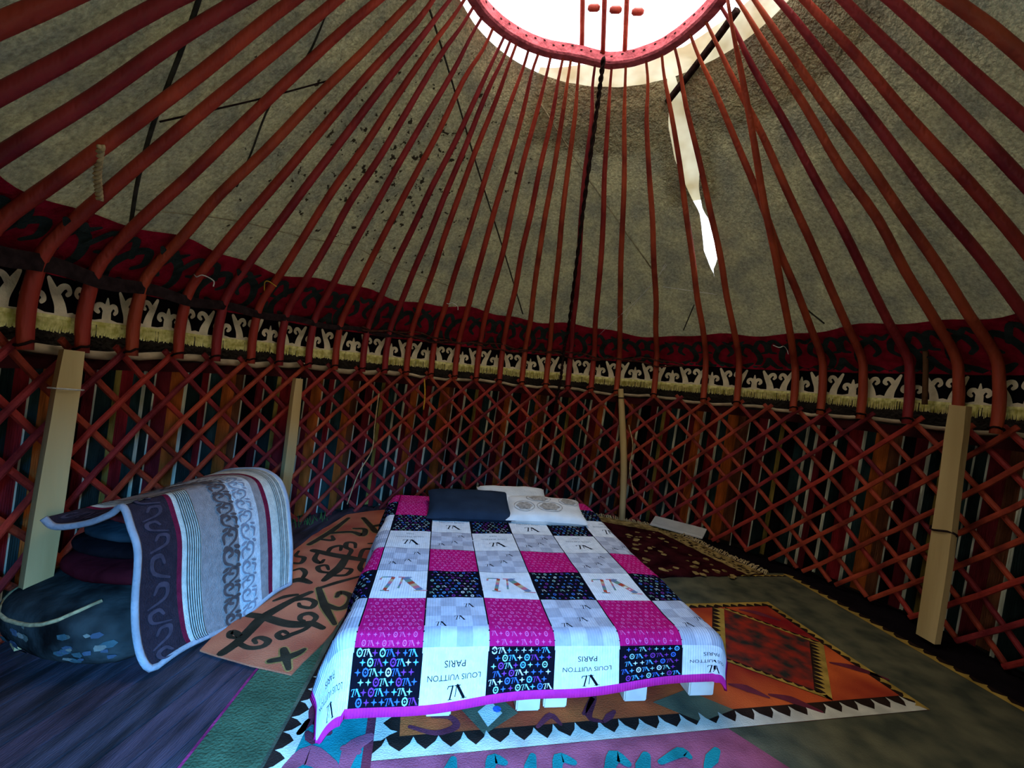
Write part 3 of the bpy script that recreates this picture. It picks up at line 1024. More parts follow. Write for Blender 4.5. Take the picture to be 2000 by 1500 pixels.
# green runner and rust shyrdak on the left
gr = slab('felt_runner', ragged([(-1.03, 1.15), (-0.72, 1.15), (-0.80, 2.6), (-1.11, 2.6)], 0.003), 0.001, 0.0085, M_['rug_green'])
tag(gr, 'plain bottle green felt runner between floor boards and zigzag rug', 'rug')
flat('edging', [(-1.042, 1.15), (-1.03, 1.15), (-1.11, 2.6), (-1.122, 2.6)], 0.0088, M_['rug_magenta'], gr)
orr = slab('felt_rug', ragged([(-1.42, 2.16), (-1.12, 2.085), (-0.91, 2.05), (-0.86, 2.4), (-0.87, 2.9), (-0.93, 3.6), (-1.00, 4.35), (-1.02, 4.66), (-1.33, 4.46), (-1.50, 4.30), (-1.57, 3.7), (-1.55, 3.0)], 0.006), 0.0105, 0.0185, M_['rug_rust'])
tag(orr, 'rust orange felt rug with dark scrolls beside the bed', 'rug')
WID = {'big': 0.066, 'cur': 0.038, 'xm': 0.045, 'tri': 0.050}
for k, (pts, kd) in enumerate(ORANGE):
    wd = WID[kd] * (1.15 if pts[0][1] > 3.3 else 1.0)
    o = obj('scroll', *stroke(pts, wd, floor_fn(0.0200 + 0.00003 * k), n=5, taper=(.75, 1, .55)), M_['rug_scroll'], orr)
    if kd in ('xm', 'tri'):
        g = stroke(pts, wd + 0.018, floor_fn(0.0190 + 0.00002 * k), n=5, taper=(.78, 1, .62))
        obj('scroll_outline', *g, M_['rug_outline'], o)

# dark red pile rug behind, with pale floral border
dr = slab('pile_rug', ragged([(1.00, 3.42), (2.30, 3.76), (1.83, 4.72), (1.55, 4.90), (1.10, 5.00), (0.85, 4.60)], 0.012, 0.05), 0.0112, 0.024, mat('dark wine pile with beige blossoms', (54, 16, 22), 0.97, 0.3, 7, 0.7, 120, rgb2=(64, 22, 24)))
tag(dr, 'dark wine red pile rug with beige floral border at right of bed', 'rug')
M_['beige_pile'] = mat('beige floral pile', (168, 132, 72), 0.97, 0.35, 16, 0.7, 120, rgb2=(180, 148, 88))
flat('floral_border', ragged([(2.12, 3.70), (2.29, 3.765), (1.82, 4.72), (1.64, 4.70)], .012, .04, 2), 0.0252, M_['beige_pile'], dr)
flat('floral_border', ragged([(1.10, 4.80), (1.66, 4.62), (1.81, 4.71), (1.55, 4.88), (1.11, 4.98)], .012, .04, 3), 0.0256, M_['beige_pile'], dr)
rb = random.Random(5)
for k in range(70):
    x, y = rb.uniform(1.25, 2.1), rb.uniform(3.6, 4.6)
    if x > 2.02 - (y - 3.7) * .42:
        continue
    s = rb.uniform(.02, .05)
    pts = [(x + s * rb.uniform(.4, 1) * math.cos(t), y + s * rb.uniform(.4, 1) * math.sin(t)) for t in [j * 1.047 for j in range(6)]]
    flat('blossom', pts, 0.0253 + k * 1e-5, M_['beige_pile'], dr)
for k in range(60):
    t = k / 59
    x, y = 2.20 - .47 * t + rb.uniform(-.06, .06), 3.74 + .97 * t
    s = rb.uniform(.012, .025)
    flat('leaf', [(x + s * math.cos(q) * rb.uniform(.5, 1), y + s * math.sin(q) * rb.uniform(.5, 1)) for q in [j * 1.047 for j in range(6)]], 0.0262 + k * 1e-5, M_['rug_brown'], dr)
# tufts of its frayed edge
mb = MB()
for k in range(120):
    t = k / 119
    if k < 70:
        x, y = 2.31 - .48 * (k / 69), 3.75 + .97 * (k / 69)
        d = Vector((rb.uniform(.02, .06), rb.uniform(-.03, .03)))
    else:
        x, y = 1.83 - .72 * ((k - 70) / 49), 4.73 + .26 * ((k - 70) / 49)
        d = Vector((rb.uniform(-.03, .03), rb.uniform(.02, .06)))
    mb.add(*tube([(x, y, .02), (x + d.x * .5, y + d.y * .5, .035 + rb.uniform(0, .02)), (x + d.x, y + d.y, .02 + rb.uniform(0, .03))], .005, 4))
mb.build('fringe', M_['rope_straw'], dr, kind='stuff')

# folded white sheet of foam lying against the wall beyond the rug
ws = empty('foam_sheet', (1.86, 4.62, 0.03))
tag(ws, 'white foam sheet lying on the floor against the right lattice', 'foam sheet')
vs, fs = box(-.27, .27, -.07, .07, 0.0, 0.012, .003)
mrot = Matrix.Rotation(R_(-36), 4, 'Z')
obj('sheet', [mrot @ (Matrix.Rotation(.30, 4, 'X') @ v) + Vector((0.03, 0.05, 0.03)) for v in vs], fs, mat('white packing foam', (206, 200, 186), .8, .06), ws)
obj('fold', [mrot @ (Matrix.Rotation(.34, 4, 'X') @ v) + Vector((0.05, 0.07, 0.05)) for v in vs], fs, mat('white foam fold', (196, 190, 176), .8, .06), ws)

# ------------------------------------------------------------------ timber props
def prop_post(name, lab, a_b, z_b, a_t, z_t, rad, w_, d_, m, bend=0.0, round_=False, r_b=None, spin=0.0):
    B, T = on_wall(a_b, z_b, r_b or rad), on_wall(a_t, z_t, rad)
    root = empty(name, (B.x, B.y, B.z))
    tag(root, lab, 'post')
    ax = (T - B)
    inw = (Vector((CX, CY, 0)) - Vector((T.x, T.y, 0))).normalized()
    tn = ax.normalized().cross(inw).normalized()
    inw = tn.cross(ax.normalized())
    tn, inw = tn * math.cos(spin) + inw * math.sin(spin), inw * math.cos(spin) - tn * math.sin(spin)
    vs, fs = [], []
    n = 9
    for k in range(n):
        t = k / (n - 1)
        c = B + ax * t + tn * bend * math.sin(math.pi * t * 1.3) - B
        ww = w_ * (1 - .08 * t + .05 * math.sin(t * 7 + w_ * 50))
        if k == n - 1:
            ww *= .86
        sec_ = [(-.5, -.5), (.5, -.5), (.5, .5), (-.5, .5)] if not round_ else [(.5 * math.cos(q * .785), .5 * math.sin(q * .785)) for q in range(8)]
        for sx, sy in sec_:
            vs.append(c + tn * ww * sx + inw * d_ * sy)
    S = len(sec_)
    for k in range(n - 1):
        for q in range(S):
            b, c = k * S + q, k * S + (q + 1) % S
            fs.append((b, c, c + S, b + S))
    fs.append(tuple(range(S))[::-1])
    fs.append(tuple(range((n - 1) * S, n * S)))
    sh = obj('timber', vs, fs, m, root, round_)
    return root, B, ax, tn, inw


p1, B, ax, tn, inw = prop_post('timber_post', 'pale squared timber post at left beside the draped blanket', -97.2, 0.0, -94.5, 1.435, 2.655, .10, .095, M_['plank_wood'], spin=R_(38))
for z, mm in ((1.24, 'rope_white'),):
    c = ax * (z / 1.435)
    kid_pts = [c + tn * .066 * math.cos(t) + inw * .064 * math.sin(t) for t in [k * .6283 for k in range(11)]]
    obj('string_tie', *tube(kid_pts, .004, 4), M_[mm], p1)
prop_post('timber_post', 'slim round-topped timber post behind the draped blanket', -60.0, 0.0, -58.2, 1.325, 2.66, .085, .05, M_['plank_wood'], 0.012)
p3, B, ax, tn, inw = prop_post('timber_pole', 'thin peeled pole propped behind the right side of the bed', 21.3, 0.02, 18.5, 1.49, 2.66, .078, .07, M_['plank_wood'], 0.02, True)
c = ax * .93
obj('string_tie', *tube([c + tn * .045 * math.cos(t) + inw * .042 * math.sin(t) for t in [k * .6283 for k in range(11)]], .006, 4), M_['dark_thong'], p3)
p4, B, ax, tn, inw = prop_post('timber_post', 'wide yellowish plank post at the far right of the lattice', 78.9, 0.0, 80.0, 1.585, 2.60, .118, .05, M_['plank_wood'], 0.006)
for f in (.60, .47):
    c = ax * f
    loop = [c + tn * .078 * math.cos(t) + inw * .034 * math.sin(t) + Vector((0, 0, .012 * math.sin(2 * t))) for t in [k * .524 for k in range(13)]]
    if f == .47:
        obj('wire_tie', *tube(loop, .007, 5), M_['rope_dark'], p4)

# ------------------------------------------------------------------ ropes, straps and strings
def cord(name, lab, cat, pts, r, m, n=5, seg=6, twist=False):
    P = crom(pts, n) if len(pts) > 2 else [tuple(Vector(pts[0]).lerp(Vector(pts[1]), k / 4)) for k in range(5)]
    base = Vector(P[-1])
    if twist:
        root = empty(name, base)
        tag(root, lab, cat)
        Q = crom(pts, 36)
        for ph in (0, math.pi):
            pp = []
            for k, p in enumerate(Q):
                a = Vector(Q[max(k - 1, 0)])
                b = Vector(Q[min(k + 1, len(Q) - 1)])
                t = (b - a).normalized()
                s = t.cross(Vector((1, 0, 0))).normalized()
                u_ = t.cross(s)
                an = k * 0.55 + ph
                pp.append(Vector(p) + (s * math.cos(an) + u_ * math.sin(an)) * r * .8 - base)
            obj('strand', *tube(pp, r, 5), m, root, True)
        return root
    o = obj(name, *tube(P, r, seg), m, None, True)
    return tag(o, lab, cat)


cord('braided_rope', 'dark braided rope hanging from the crown ring to the lattice', 'rope', ROPE, 0.0105, M_['rope_dark'], twist=True)
cord('felt_strap', 'thick dark strap slanting down the roof felt at upper left', 'strap', STRAP['strap_a'], 0.009, M_['strap_grey'])
cord('felt_strap', 'long dark strap slanting across the roof felt below the crown', 'strap', STRAP['strap_b'], 0.007, M_['strap_grey'])
cord('felt_strap', 'pale thin strap slanting across the felt right of the rope', 'strap', STRAP['strap_c'], 0.006, M_['seam_pale'])
cord('felt_strap', 'short dark strap on the felt just below the bright tear', 'strap', STRAP['strap_d'], 0.006, M_['strap_grey'])
cord('felt_strap', 'thin dark strap on the stained felt left of centre', 'strap', STRAP['strap_e'], 0.005, M_['strap_grey'])
cord('felt_strap', 'short dark strap above the band right of the skewed pole', 'strap', STRAP['strap_f'], 0.006, M_['strap_grey'])
cord('string', 'pale wavy string along the lower felt at left', 'string', STRAP['thread_a'], 0.004, M_['seam_pale'])
cord('string', 'dark twisted string running level across the felt at upper left', 'string', STRAP['thread_b'], 0.0045, M_['rope_dark'])
cord('string', 'pale string low on the felt above the crimson band', 'string', STRAP['thread_c'], 0.004, M_['seam_pale'])
cord('flap_strap', 'black strap crossing the canvas gap right of the crown', 'strap', STRAP['flapstrap'], 0.026, M_['rope_dark'])
cord('rope_hank', 'straw coloured rope hank tied on a pole at left', 'rope', STRAP['hank'], 0.009, M_['rope_straw'], twist=True)
cord('cord', 'pale knotted cord hanging down the lattice left of the bed', 'cord', STRAP['hang1'], 0.006, M_['rope_straw'])
cord('hanging_tassel', 'short yellow tassel cord hanging on the lattice near its top', 'cord', STRAP['hang2'], 0.008, M_['rope_yellow'])
cord('cord', 'pale cord hanging beside the thin peeled pole', 'cord', STRAP['hang3'], 0.006, M_['rope_straw'])
for pts, lab in zip(STRAP['web'], ('longest white thread stretched from the felt down to the band', 'short white thread fanning out beside the longest thread', 'white thread running level to the right below the tear')):
    cord('thread', lab, 'thread', pts, 0.0022, M_['rope_white'], seg=4)
cord('wooden_stick', 'slender brown stick standing upright before the valance at right', 'stick', STRAP['stick'], 0.017, mat('brown stick', (96, 64, 40), .8))
for a, z, lab in ((-79.5, 1.97, 'white string knotted round a pole on the band at left'), (-28, 2.19, 'white string knotted on a pole at the top of the band'), (52, 1.99, 'white string bow on the skewed pole foot')):
    c = on_wall(a, z, 2.60 - (z - 1.9) * .9)
    cord('string_knot', lab, 'string', [c + Vector((-.06, 0, .02)), c + Vector((-.02, -.03, 0)), c + Vector((.02, -.03, .015)), c + Vector((.07, 0, -.01)), c + Vector((.08, -.01, -.05))], 0.004, M_['rope_white'], seg=4)
c = on_wall(-68.5, 2.05, 2.50)
cord('string_knot', 'orange string loop tied on a pole over the crimson band', 'string', [c + Vector((-.02, 0, -.06)), c + Vector((-.01, -.02, .0)), c + Vector((.02, -.02, .01)), c + Vector((.07, 0, -.02))], 0.004, M_['rope_yellow'], seg=4)

# ------------------------------------------------------------------ bed
E1 = Vector((-0.158, 0.987, 0))     # towards the head of the bed
E2 = Vector((0.987, 0.158, 0))      # towards the right of the bed
UPZ = Vector((0, 0, 1))


def bedp(a, s, z):
    return E2 * a + E1 * s + UPZ * z


def bed_box(a0, a1, s0, s1, z0, z1, bev=0.006):
    vs, fs = box(a0, a1, s0, s1, z0, z1, bev)
    return [bedp(v.x, v.y, v.z) for v in vs], fs


bf = empty('bed_frame', bedp(0.55, 2.8, 0.014))
tag(bf, 'low whitewashed plank bed frame under the patchwork bedspread', 'bed frame')
for a0, a1, s0 in ((0.055, 0.165, 1.885), (0.455, 0.565, 1.90), (0.585, 0.695, 1.915), (0.985, 1.10, 1.94), (1.335, 1.47, 1.965)):
    kid('leg', *bed_box(a0, a1, s0, s0 + .10, 0.0145, 0.26), M_['white_wood'], bf)
for a0, a1 in ((-.24, -.13), (.3, .41), (.8, .91), (1.30, 1.41)):
    kid('leg', *bed_box(a0, a1, 3.55, 3.65, 0.026, 0.26), M_['white_wood'], bf)
for s0 in (1.95, 2.35, 2.8, 3.25, 3.58):
    kid('crossbeam', *bed_box(-.27, 1.46, s0 + .04, s0 + .13, 0.215, 0.262), M_['white_wood'], bf)
for k in range(10):
    a0 = -.28 + k * .176
    kid('board', *bed_box(a0, a0 + .155, 1.93, 3.74, 0.264, 0.286, .003), M_['white_wood'], bf)

vs, fs = softbox(1.60, 1.84, .112, .16, 8, .004, 3)
mt = obj('mattress', [bedp(.54 + v.x, 2.79 + v.y, .287 + v.z) for v in vs], fs, mat('pale mattress ticking', (200, 194, 184), .9, .06), None, True)
tag(mt, 'pale mattress mostly hidden beneath the patchwork bedspread', 'mattress')

# bedspread: a draped cloth addressed by cloth coordinates (p across, q along)
A_L, A_R, S_F, ZTOP = -0.27, 1.33, 1.87, 0.404


def drape(d):
    r = 0.055
    if d <= 0:
        return 0.0, 0.0
    if d < r * math.pi / 2:
        return r * math.sin(d / r), r * (1 - math.cos(d / r))
    e = d - r * math.pi / 2
    return r + 0.16 * e, r + 0.985 * e


def spread(p, q, off=0.0):
    dx = A_L - p if p < A_L else (p - A_R if p > A_R else 0.0)
    dy = S_F - q if q < S_F else 0.0
    sx = -1 if p < A_L else 1
    d = math.hypot(dx, dy)
    o, dn = drape(d)
    a = min(max(p, A_L), A_R)
    s = max(q, S_F)
    if d > 0:
        nx, ny = sx * dx / d, -dy / d
        rip = 0.0
        if dx > 0 and dy == 0:
            rip = 0.030 * math.sin(q * 11.0) * min(1, dx / .2)
        elif dy > 0 and dx == 0:
            rip = 0.012 * math.sin(p * 9.0 + 1) * min(1, dy / .25)
        elif dx > 0:
            rip = 0.02 * min(1, d / .3) + 0.030 * math.sin(q * 11.0) * min(1, dx / .2) * max(0, 1 - dy * 6)
        a += nx * (o + rip)
        s += ny * (o + rip)
    z = ZTOP - dn
    inside = max(0.0, 1 - d * 8)
    z += inside * (0.010 * noise.noise(Vector((p * 2.3, q * 2.3, 4))) + 0.004 * noise.noise(Vector((p * 8, q * 8, 1))))
    if q > 3.05:
        z += 0.03 * min(1, (q - 3.05) / .5)
    z = max(z, 0.024)
    return bedp(a, s, z)


def spread_n(p, q, off=0.0):
    e = 0.004
    c = spread(p, q)
    n = (spread(p + e, q) - spread(p - e, q)).cross(spread(p, q + e) - spread(p, q - e))
    if n.length < 1e-12:
        n = UPZ.copy()
    n.normalize()
    return c + n * (0.008 + off)


COLS = [-0.545, -0.25, 0.02, 0.295, 0.58, 0.875, 1.175, 1.47]
ROWS = [1.605, 1.80, 2.12, 2.415, 2.71, 3.01, 3.30, 3.56, 3.75]
# patch kinds along each column from the foot: odd and even columns are offset
ODD = ['black', 'pink', 'white', 'grey', 'white', 'black', 'pink', 'pink']
EVEN = ['white', 'grey', 'black', 'pink', 'grey', 'white', 'black', 'pink']


def ribbed(name, rgb, rgb2=None, var=.06):
    m = mat(name, rgb, .9, var, 30, 0, rgb2=rgb2)
    nt = m.node_tree
    uv = nt.nodes.new('ShaderNodeUVMap')
    wv = nt.nodes.new('ShaderNodeTexWave')
    wv.inputs['Scale'].default_value = 26
    wv.inputs['Distortion'].default_value = 0.4
    nt.links.new(uv.outputs[0], wv.inputs['Vector'])
    bp = nt.nodes.new('ShaderNodeBump')
    bp.inputs['Strength'].default_value = .35
    bp.inputs['Distance'].default_value = .006
    nt.links.new(wv.outputs['Fac'], bp.inputs['Height'])
    nt.links.new(bp.outputs[0], nt.nodes['surface'].inputs['Normal'])
    return m


SP = [ribbed('black plush print', (18, 16, 24)), ribbed('magenta plush print', (192, 22, 96)), ribbed('white plush print', (226, 222, 216)),
      ribbed('pale grey plush print', (196, 194, 198)), ribbed('mid grey plush print', (172, 170, 176)), ribbed('hot pink hem', (214, 44, 140))]
NP, NQ, HEM = 16, 16, 0.036
ps, qs = [COLS[0] - HEM], [ROWS[0] - HEM]
for a, b in zip(COLS, COLS[1:]):
    ps += [a + (b - a) * k / NP for k in range(NP)]
ps += [COLS[-1], COLS[-1] + HEM]
for a, b in zip(ROWS, ROWS[1:]):
    qs += [a + (b - a) * k / NQ for k in range(NQ)]
qs += [ROWS[-1]]
foot_skew = lambda p, q: q + (0.075 * (p - .25) if q < 1.80 else 0.0) * min(1, (1.80 - q) / .2)
vs, uvs = [], []
for q in qs:
    for p in ps:
        vs.append(spread(p, foot_skew(p, q)))
        uvs.append((p, q))
fs, mi = [], []
W_ = len(ps)
for j in range(len(qs) - 1):
    for i in range(W_ - 1):
        b = j * W_ + i
        fs.append((b, b + 1, b + W_ + 1, b + W_))
        if i == 0 or i == W_ - 2 or j == 0:
            mi.append(5)
        else:
            ci, cj = (i - 1) // NP, (j - 1) // NQ
            kd = (ODD if ci % 2 else EVEN)[min(cj, 7)]
            if kd == 'grey':
                mi.append(3 if (((i - 1) % NP) // 4 + ((j - 1) % NQ) // 4) % 2 else 4)
            else:
                mi.append({'black': 0, 'pink': 1, 'white': 2}[kd])
bs = obj('bedspread', vs, fs, SP, None, True, mi)
uvl = bs.data.uv_layers.new(name='UVMap')
li = [0] * len(bs.data.loops)
bs.data.loops.foreach_get('vertex_index', li)
flatuv = []
for v in li:
    flatuv += uvs[v]
uvl.data.foreach_set('uv', flatuv)
so = bs.modifiers.new('thickness', 'SOLIDIFY')
so.thickness = 0.012
so.offset = 0.3
tag(bs, 'magenta, black, white and grey printed patchwork bedspread with pink hem', 'bedspread')


def sk(p, q, off=0.0):
    return spread_n(p, foot_skew(p, q), off)


# dark printed lines between the columns and rows
INK = mat('black print ink', (18, 16, 20), .9, .05, 20, 0)
mb = MB()
for p in COLS[1:-1]:
    pts = [(p, ROWS[0] + (ROWS[-1] - ROWS[0]) * k / 60) for k in range(61)]
    for (p0, q0), (p1, q1) in zip(pts, pts[1:]):
        mb.add([sk(p0 - .003, q0), sk(p0 + .003, q0), sk(p1 + .003, q1), sk(p1 - .003, q1)], [(0, 1, 2, 3)])
for q in ROWS[3:-1:1]:
    for k in range(60):
        p0, p1 = COLS[0] + (COLS[-1] - COLS[0]) * k / 60, COLS[0] + (COLS[-1] - COLS[0]) * (k + 1) / 60
        mb.add([sk(p0, q - .0015), sk(p1, q - .0015), sk(p1, q + .0015), sk(p0, q + .0015)], [(0, 1, 2, 3)])
mb.build('seam_print', INK, bs)

# monogram flowers, stars and initials on the dark and the magenta patches
MONO_D = [mat('print ink ' + n, c, .9, .05, 20, 0) for n, c in (('white', (214, 214, 206)), ('blue', (70, 110, 190)), ('pale green', (150, 190, 170)), ('violet', (130, 56, 140)), ('cyan', (100, 170, 220)))]
MONO_P = [mat('print ink light pink', (224, 96, 158), .9, .05, 20, 0)]


def star4(c, r):
    return [(c[0] + r * (1 if k % 2 == 0 else .32) * math.cos(k * math.pi / 4), c[1] + r * (1 if k % 2 == 0 else .32) * math.sin(k * math.pi / 4)) for k in range(8)]


def ring_strip(c, r, r2, n=8):
    o_ = [(c[0] + r * math.cos(2 * math.pi * k / n), c[1] + 1.25 * r * math.sin(2 * math.pi * k / n)) for k in range(n)]
    i_ = [(c[0] + r2 * math.cos(2 * math.pi * k / n), c[1] + 1.25 * r2 * math.sin(2 * math.pi * k / n)) for k in range(n)]
    return o_, i_


def add_sym(mb, kind, c, r, mi):
    if kind == 0:
        mb.add([sk(x, y) for x, y in star4(c, r)], [tuple(range(8))], mi)
    elif kind == 1:
        o_, i_ = ring_strip(c, r, r * .62)
        mb.add([sk(x, y) for x, y in o_ + i_], [(k, (k + 1) % 8, 8 + (k + 1) % 8, 8 + k) for k in range(8)], mi)
        mb.add([sk(x, y) for x, y in star4(c, r * .45)], [tuple(range(8))], mi)
    else:
        monogram(mb, c, r * 2.1, mi)


GLYPH = [((-.24, .42), (-.42, -.42), .11), ((-.24, .42), (-.58, .40), .06), ((-.58, .40), (-.62, .24), .06), ((-.54, -.45), (-.28, -.45), .05),
         ((-.10, .42), (.30, .42), .06), ((.04, .42), (-.04, -.30), .06), ((.10, .42), (.60, -.42), .20), ((.42, -.45), (.80, -.45), .05)]


def monogram(mb, c, h, mi):
    """crossed initials"""
    for (x0, y0), (x1, y1), wd in GLYPH:
        mb.add(*stroke([(c[0] + x0 * h, c[1] + y0 * h), (c[0] + x1 * h, c[1] + y1 * h)], wd * h, sk, 0.0003, n=1, taper=(1, 1, 1)), mi)


rp_ = random.Random(21)
for ci in range(7):
    for cj in range(8):
        kd = (ODD if ci % 2 else EVEN)[cj]
        p0, p1, q0, q1 = COLS[ci], COLS[ci + 1], ROWS[cj], ROWS[cj + 1]
        if kd in ('black', 'pink'):
            mb = MB()
            dark = kd == 'black'
            n = 9 if dark else 10
            m = max(4, int(n * (q1 - q0) / (p1 - p0)))
            for i in range(n):
                for j in range(m):
                    c = (p0 + (p1 - p0) * (i + .5 + (.25 if j % 2 else -.25)) / n, q0 + (q1 - q0) * (j + .5) / m)
                    if not (p0 + .012 < c[0] < p1 - .012):
                        continue
                    add_sym(mb, (i + 2 * j) % 3 if rp_.random() < .8 else 0, c, .0128 if dark and cj == 0 else .0092 if dark else .009, rp_.randrange(5) if dark else 0)
            mb.build('monogram_print', MONO_D if dark else MONO_P, bs)
        elif kd == 'grey':
            mb = MB()
            for fx, fy in ((.25, .3), (.72, .78), (.55, .45)):
                monogram(mb, (p0 + (p1 - p0) * fx, q0 + (q1 - q0) * fy), .034, 0)
            mb.build('initial_print', INK, bs)


def text_mesh(body, size):
    cu = bpy.data.curves.new('lettering', 'FONT')
    cu.body = body
    cu.size = size
    cu.align_x = 'CENTER'
    cu.resolution_u = 3
    t = bpy.data.objects.new('lettering', cu)
    COL.objects.link(t)
    dg = bpy.context.evaluated_depsgraph_get()
    me = t.evaluated_get(dg).to_mesh()
    vs = [v.co.copy() for v in me.vertices]
    fs = [tuple(p.vertices) for p in me.polygons]
    t.evaluated_get(dg).to_mesh_clear()
    bpy.data.objects.remove(t)
    bpy.data.curves.remove(cu)
    return vs, fs


T1 = text_mesh('LOUIS VUITTON', .030)
T2 = text_mesh('PARIS', .036)
T1s, T2s = text_mesh('LOUIS VUITTON', .024), text_mesh('PARIS', .020)
RAIN = [mat('print ink ' + n, c, .9, .05, 20, 0) for n, c in (('rust', (176, 70, 50)), ('slate', (110, 120, 140)), ('sand', (190, 160, 120)), ('green', (110, 140, 120)), ('rose', (200, 110, 120)))]
for ci in range(7):
    for cj in range(8):
        kd = (ODD if ci % 2 else EVEN)[cj]
        if kd != 'white':
            continue
        p0, p1, q0, q1 = COLS[ci], COLS[ci + 1], ROWS[cj], ROWS[cj + 1]
        pc = (p0 + p1) / 2
        if cj == 2:
            # big initials in many coloured bars
            mb = MB()
            h = .17
            qc = (q0 + q1) / 2

            def bar(x0, y0, x1, y1, wd, cols):
                n = len(cols)
                for k in range(n):
                    a = (pc + (x0 + (x1 - x0) * k / n) * h, qc + (y0 + (y1 - y0) * k / n) * h)
                    b = (pc + (x0 + (x1 - x0) * (k + 1) / n) * h, qc + (y0 + (y1 - y0) * (k + 1) / n) * h)
                    d = Vector((b[0] - a[0], b[1] - a[1])).normalized()
                    nx, ny = -d.y * wd * h / 2, d.x * wd * h / 2
                    mb.add([sk(a[0] + nx, a[1] + ny), sk(a[0] - nx, a[1] - ny), sk(b[0] - nx, b[1] - ny), sk(b[0] + nx, b[1] + ny)], [(0, 1, 2, 3)], cols[k])
            for j, ((x0, y0), (x1, y1), wd) in enumerate(GLYPH):
                n = max(2, int(math.hypot(x1 - x0, y1 - y0) * 7))
                bar(x0, y0, x1, y1, wd, [(k * 2 + j) % 5 for k in range(n)])
            mb.build('big_initials_print', RAIN, bs)
        else:
            big = cj == 0
            rowh = q1 - q0
            for (tv, tf), fq, sh in ((T1 if big else T1s, .44 if big else .62, 0), (T2 if big else T2s, .70 if big else .80, 0)):
                obj('lettering_print', [sk(pc - v.x, q0 + rowh * fq + .012 - v.y, .0006) for v in tv], tf, INK, bs)
            mb = MB()
            monogram(mb, (pc + .01, q0 + rowh * (.17 if big else .33)), .055 if big else .075, 0)
            mb.build('initial_print', INK, bs)


# ------------------------------------------------------------------ pillows
def pillow(name, lab, a, s, z, w_, d_, t_, tilt, yaw, m, roll_=0.0):
    n = 22
    vs, fs = [], []
    for side in (1, -1):
        for j in range(n + 1):
            for i in range(n + 1):
                u, v = -1 + 2 * i / n, -1 + 2 * j / n
                pin = 1 - .07 * (1 - abs(u) ** 2) * abs(v) ** 3 - 0.0
                pin2 = 1 - .06 * (1 - abs(v) ** 2) * abs(u) ** 3
                h = (max(0, 1 - u ** 4) * max(0, 1 - v ** 4)) ** .42
                q = Vector((u * w_ / 2 * pin2, v * d_ / 2 * pin, side * t_ / 2 * h))
                q.z += .006 * noise.noise(q * 9 + Vector((a * 5, s, 0))) * (1 if side > 0 else .3)
                vs.append(q)
    K = (n + 1) ** 2
    for j in range(n):
        for i in range(n):
            b = j * (n + 1) + i
            fs.append((b, b + 1, b + n + 2, b + n + 1))
            fs.append((K + b, K + b + n + 1, K + b + n + 2, K + b + 1))
    R = Matrix((E2, E1, UPZ)).transposed() @ Matrix.Rotation(yaw, 3, 'Z') @ Matrix.Rotation(tilt, 3, 'X') @ Matrix.Rotation(roll_, 3, 'Y')
    c = bedp(a, s, z)
    o = obj(name, [R @ v + c for v in vs], fs, m, None, True)
    return tag(o, lab, 'pillow'), R, c


navy = mat('dark navy cotton', (38, 46, 56), .85, .12, 7, .15, 60)
damask_w = mat('cream cotton', (222, 214, 200), .9, .06, 8, .12, 60)
damask_b = mat('taupe damask print', (170, 158, 142), .9, .25, 45, 0)
pillow('pillow', 'plain dark navy pillow at the left of the bed head', .30, 3.40, .487, .66, .42, .12, R_(13), R_(1), navy)
pillow('pillow', 'cream pillow tucked behind the navy and damask pillows', .68, 3.60, .492, .60, .36, .11, R_(15), R_(2), mat('cream pillow cotton', (214, 206, 190), .9, .06))
dp, Rm, cpos = pillow('pillow', 'cream pillow with taupe damask medallions at right of bed head', .89, 3.375, .478, .64, .40, .11, R_(9), R_(-4), damask_w)


def dam(x, y, off=0.0):
    u, v = x / .32, y / .20
    h = (max(0, 1 - u ** 4) * max(0, 1 - v ** 4)) ** .42
    q = Vector((x, y, .055 * h))
    q.z += .006 * noise.noise(q * 9 + Vector((.89 * 5, 3.375, 0)))
    q.z += .0035 + off
    return Rm @ q + cpos


for cx_, cy_, rx, ry in ((.03, -.045, .075, .062), (-.17, -.05, .06, .06), (.20, .07, .06, .055), (-.04, .10, .075, .05)):
    n = 24
    mb = MB()
    pts = [(cx_ + rx * math.cos(t) * (1 + .1 * math.cos(6 * t)), cy_ + ry * math.sin(t) * (1 + .1 * math.cos(6 * t))) for t in [2 * math.pi * k / n for k in range(n)]]
    mid = [(cx_ + (x - cx_) * .5, cy_ + (y - cy_) * .5) for x, y in pts]
    vs = [dam(cx_, cy_)] + [dam(*p) for p in mid] + [dam(*p) for p in pts]
    fs = [(0, 1 + k, 1 + (k + 1) % n) for k in range(n)] + [(1 + k, 1 + n + k, 1 + n + (k + 1) % n, 1 + (k + 1) % n) for k in range(n)]
    mb.add(vs, fs)
    o2 = [(cx_ + rx * 1.28 * math.cos(t), cy_ + ry * 1.28 * math.sin(t)) for t in [2 * math.pi * k / n for k in range(n)]]
    o3 = [(cx_ + rx * 1.36 * math.cos(t), cy_ + ry * 1.36 * math.sin(t)) for t in [2 * math.pi * k / n for k in range(n)]]
    mb.add([dam(*p) for p in o2 + o3], [(k, n + k, n + (k + 1) % n, (k + 1) % n) for k in range(n)])
    mb.build('damask_medallion', damask_b, dp)

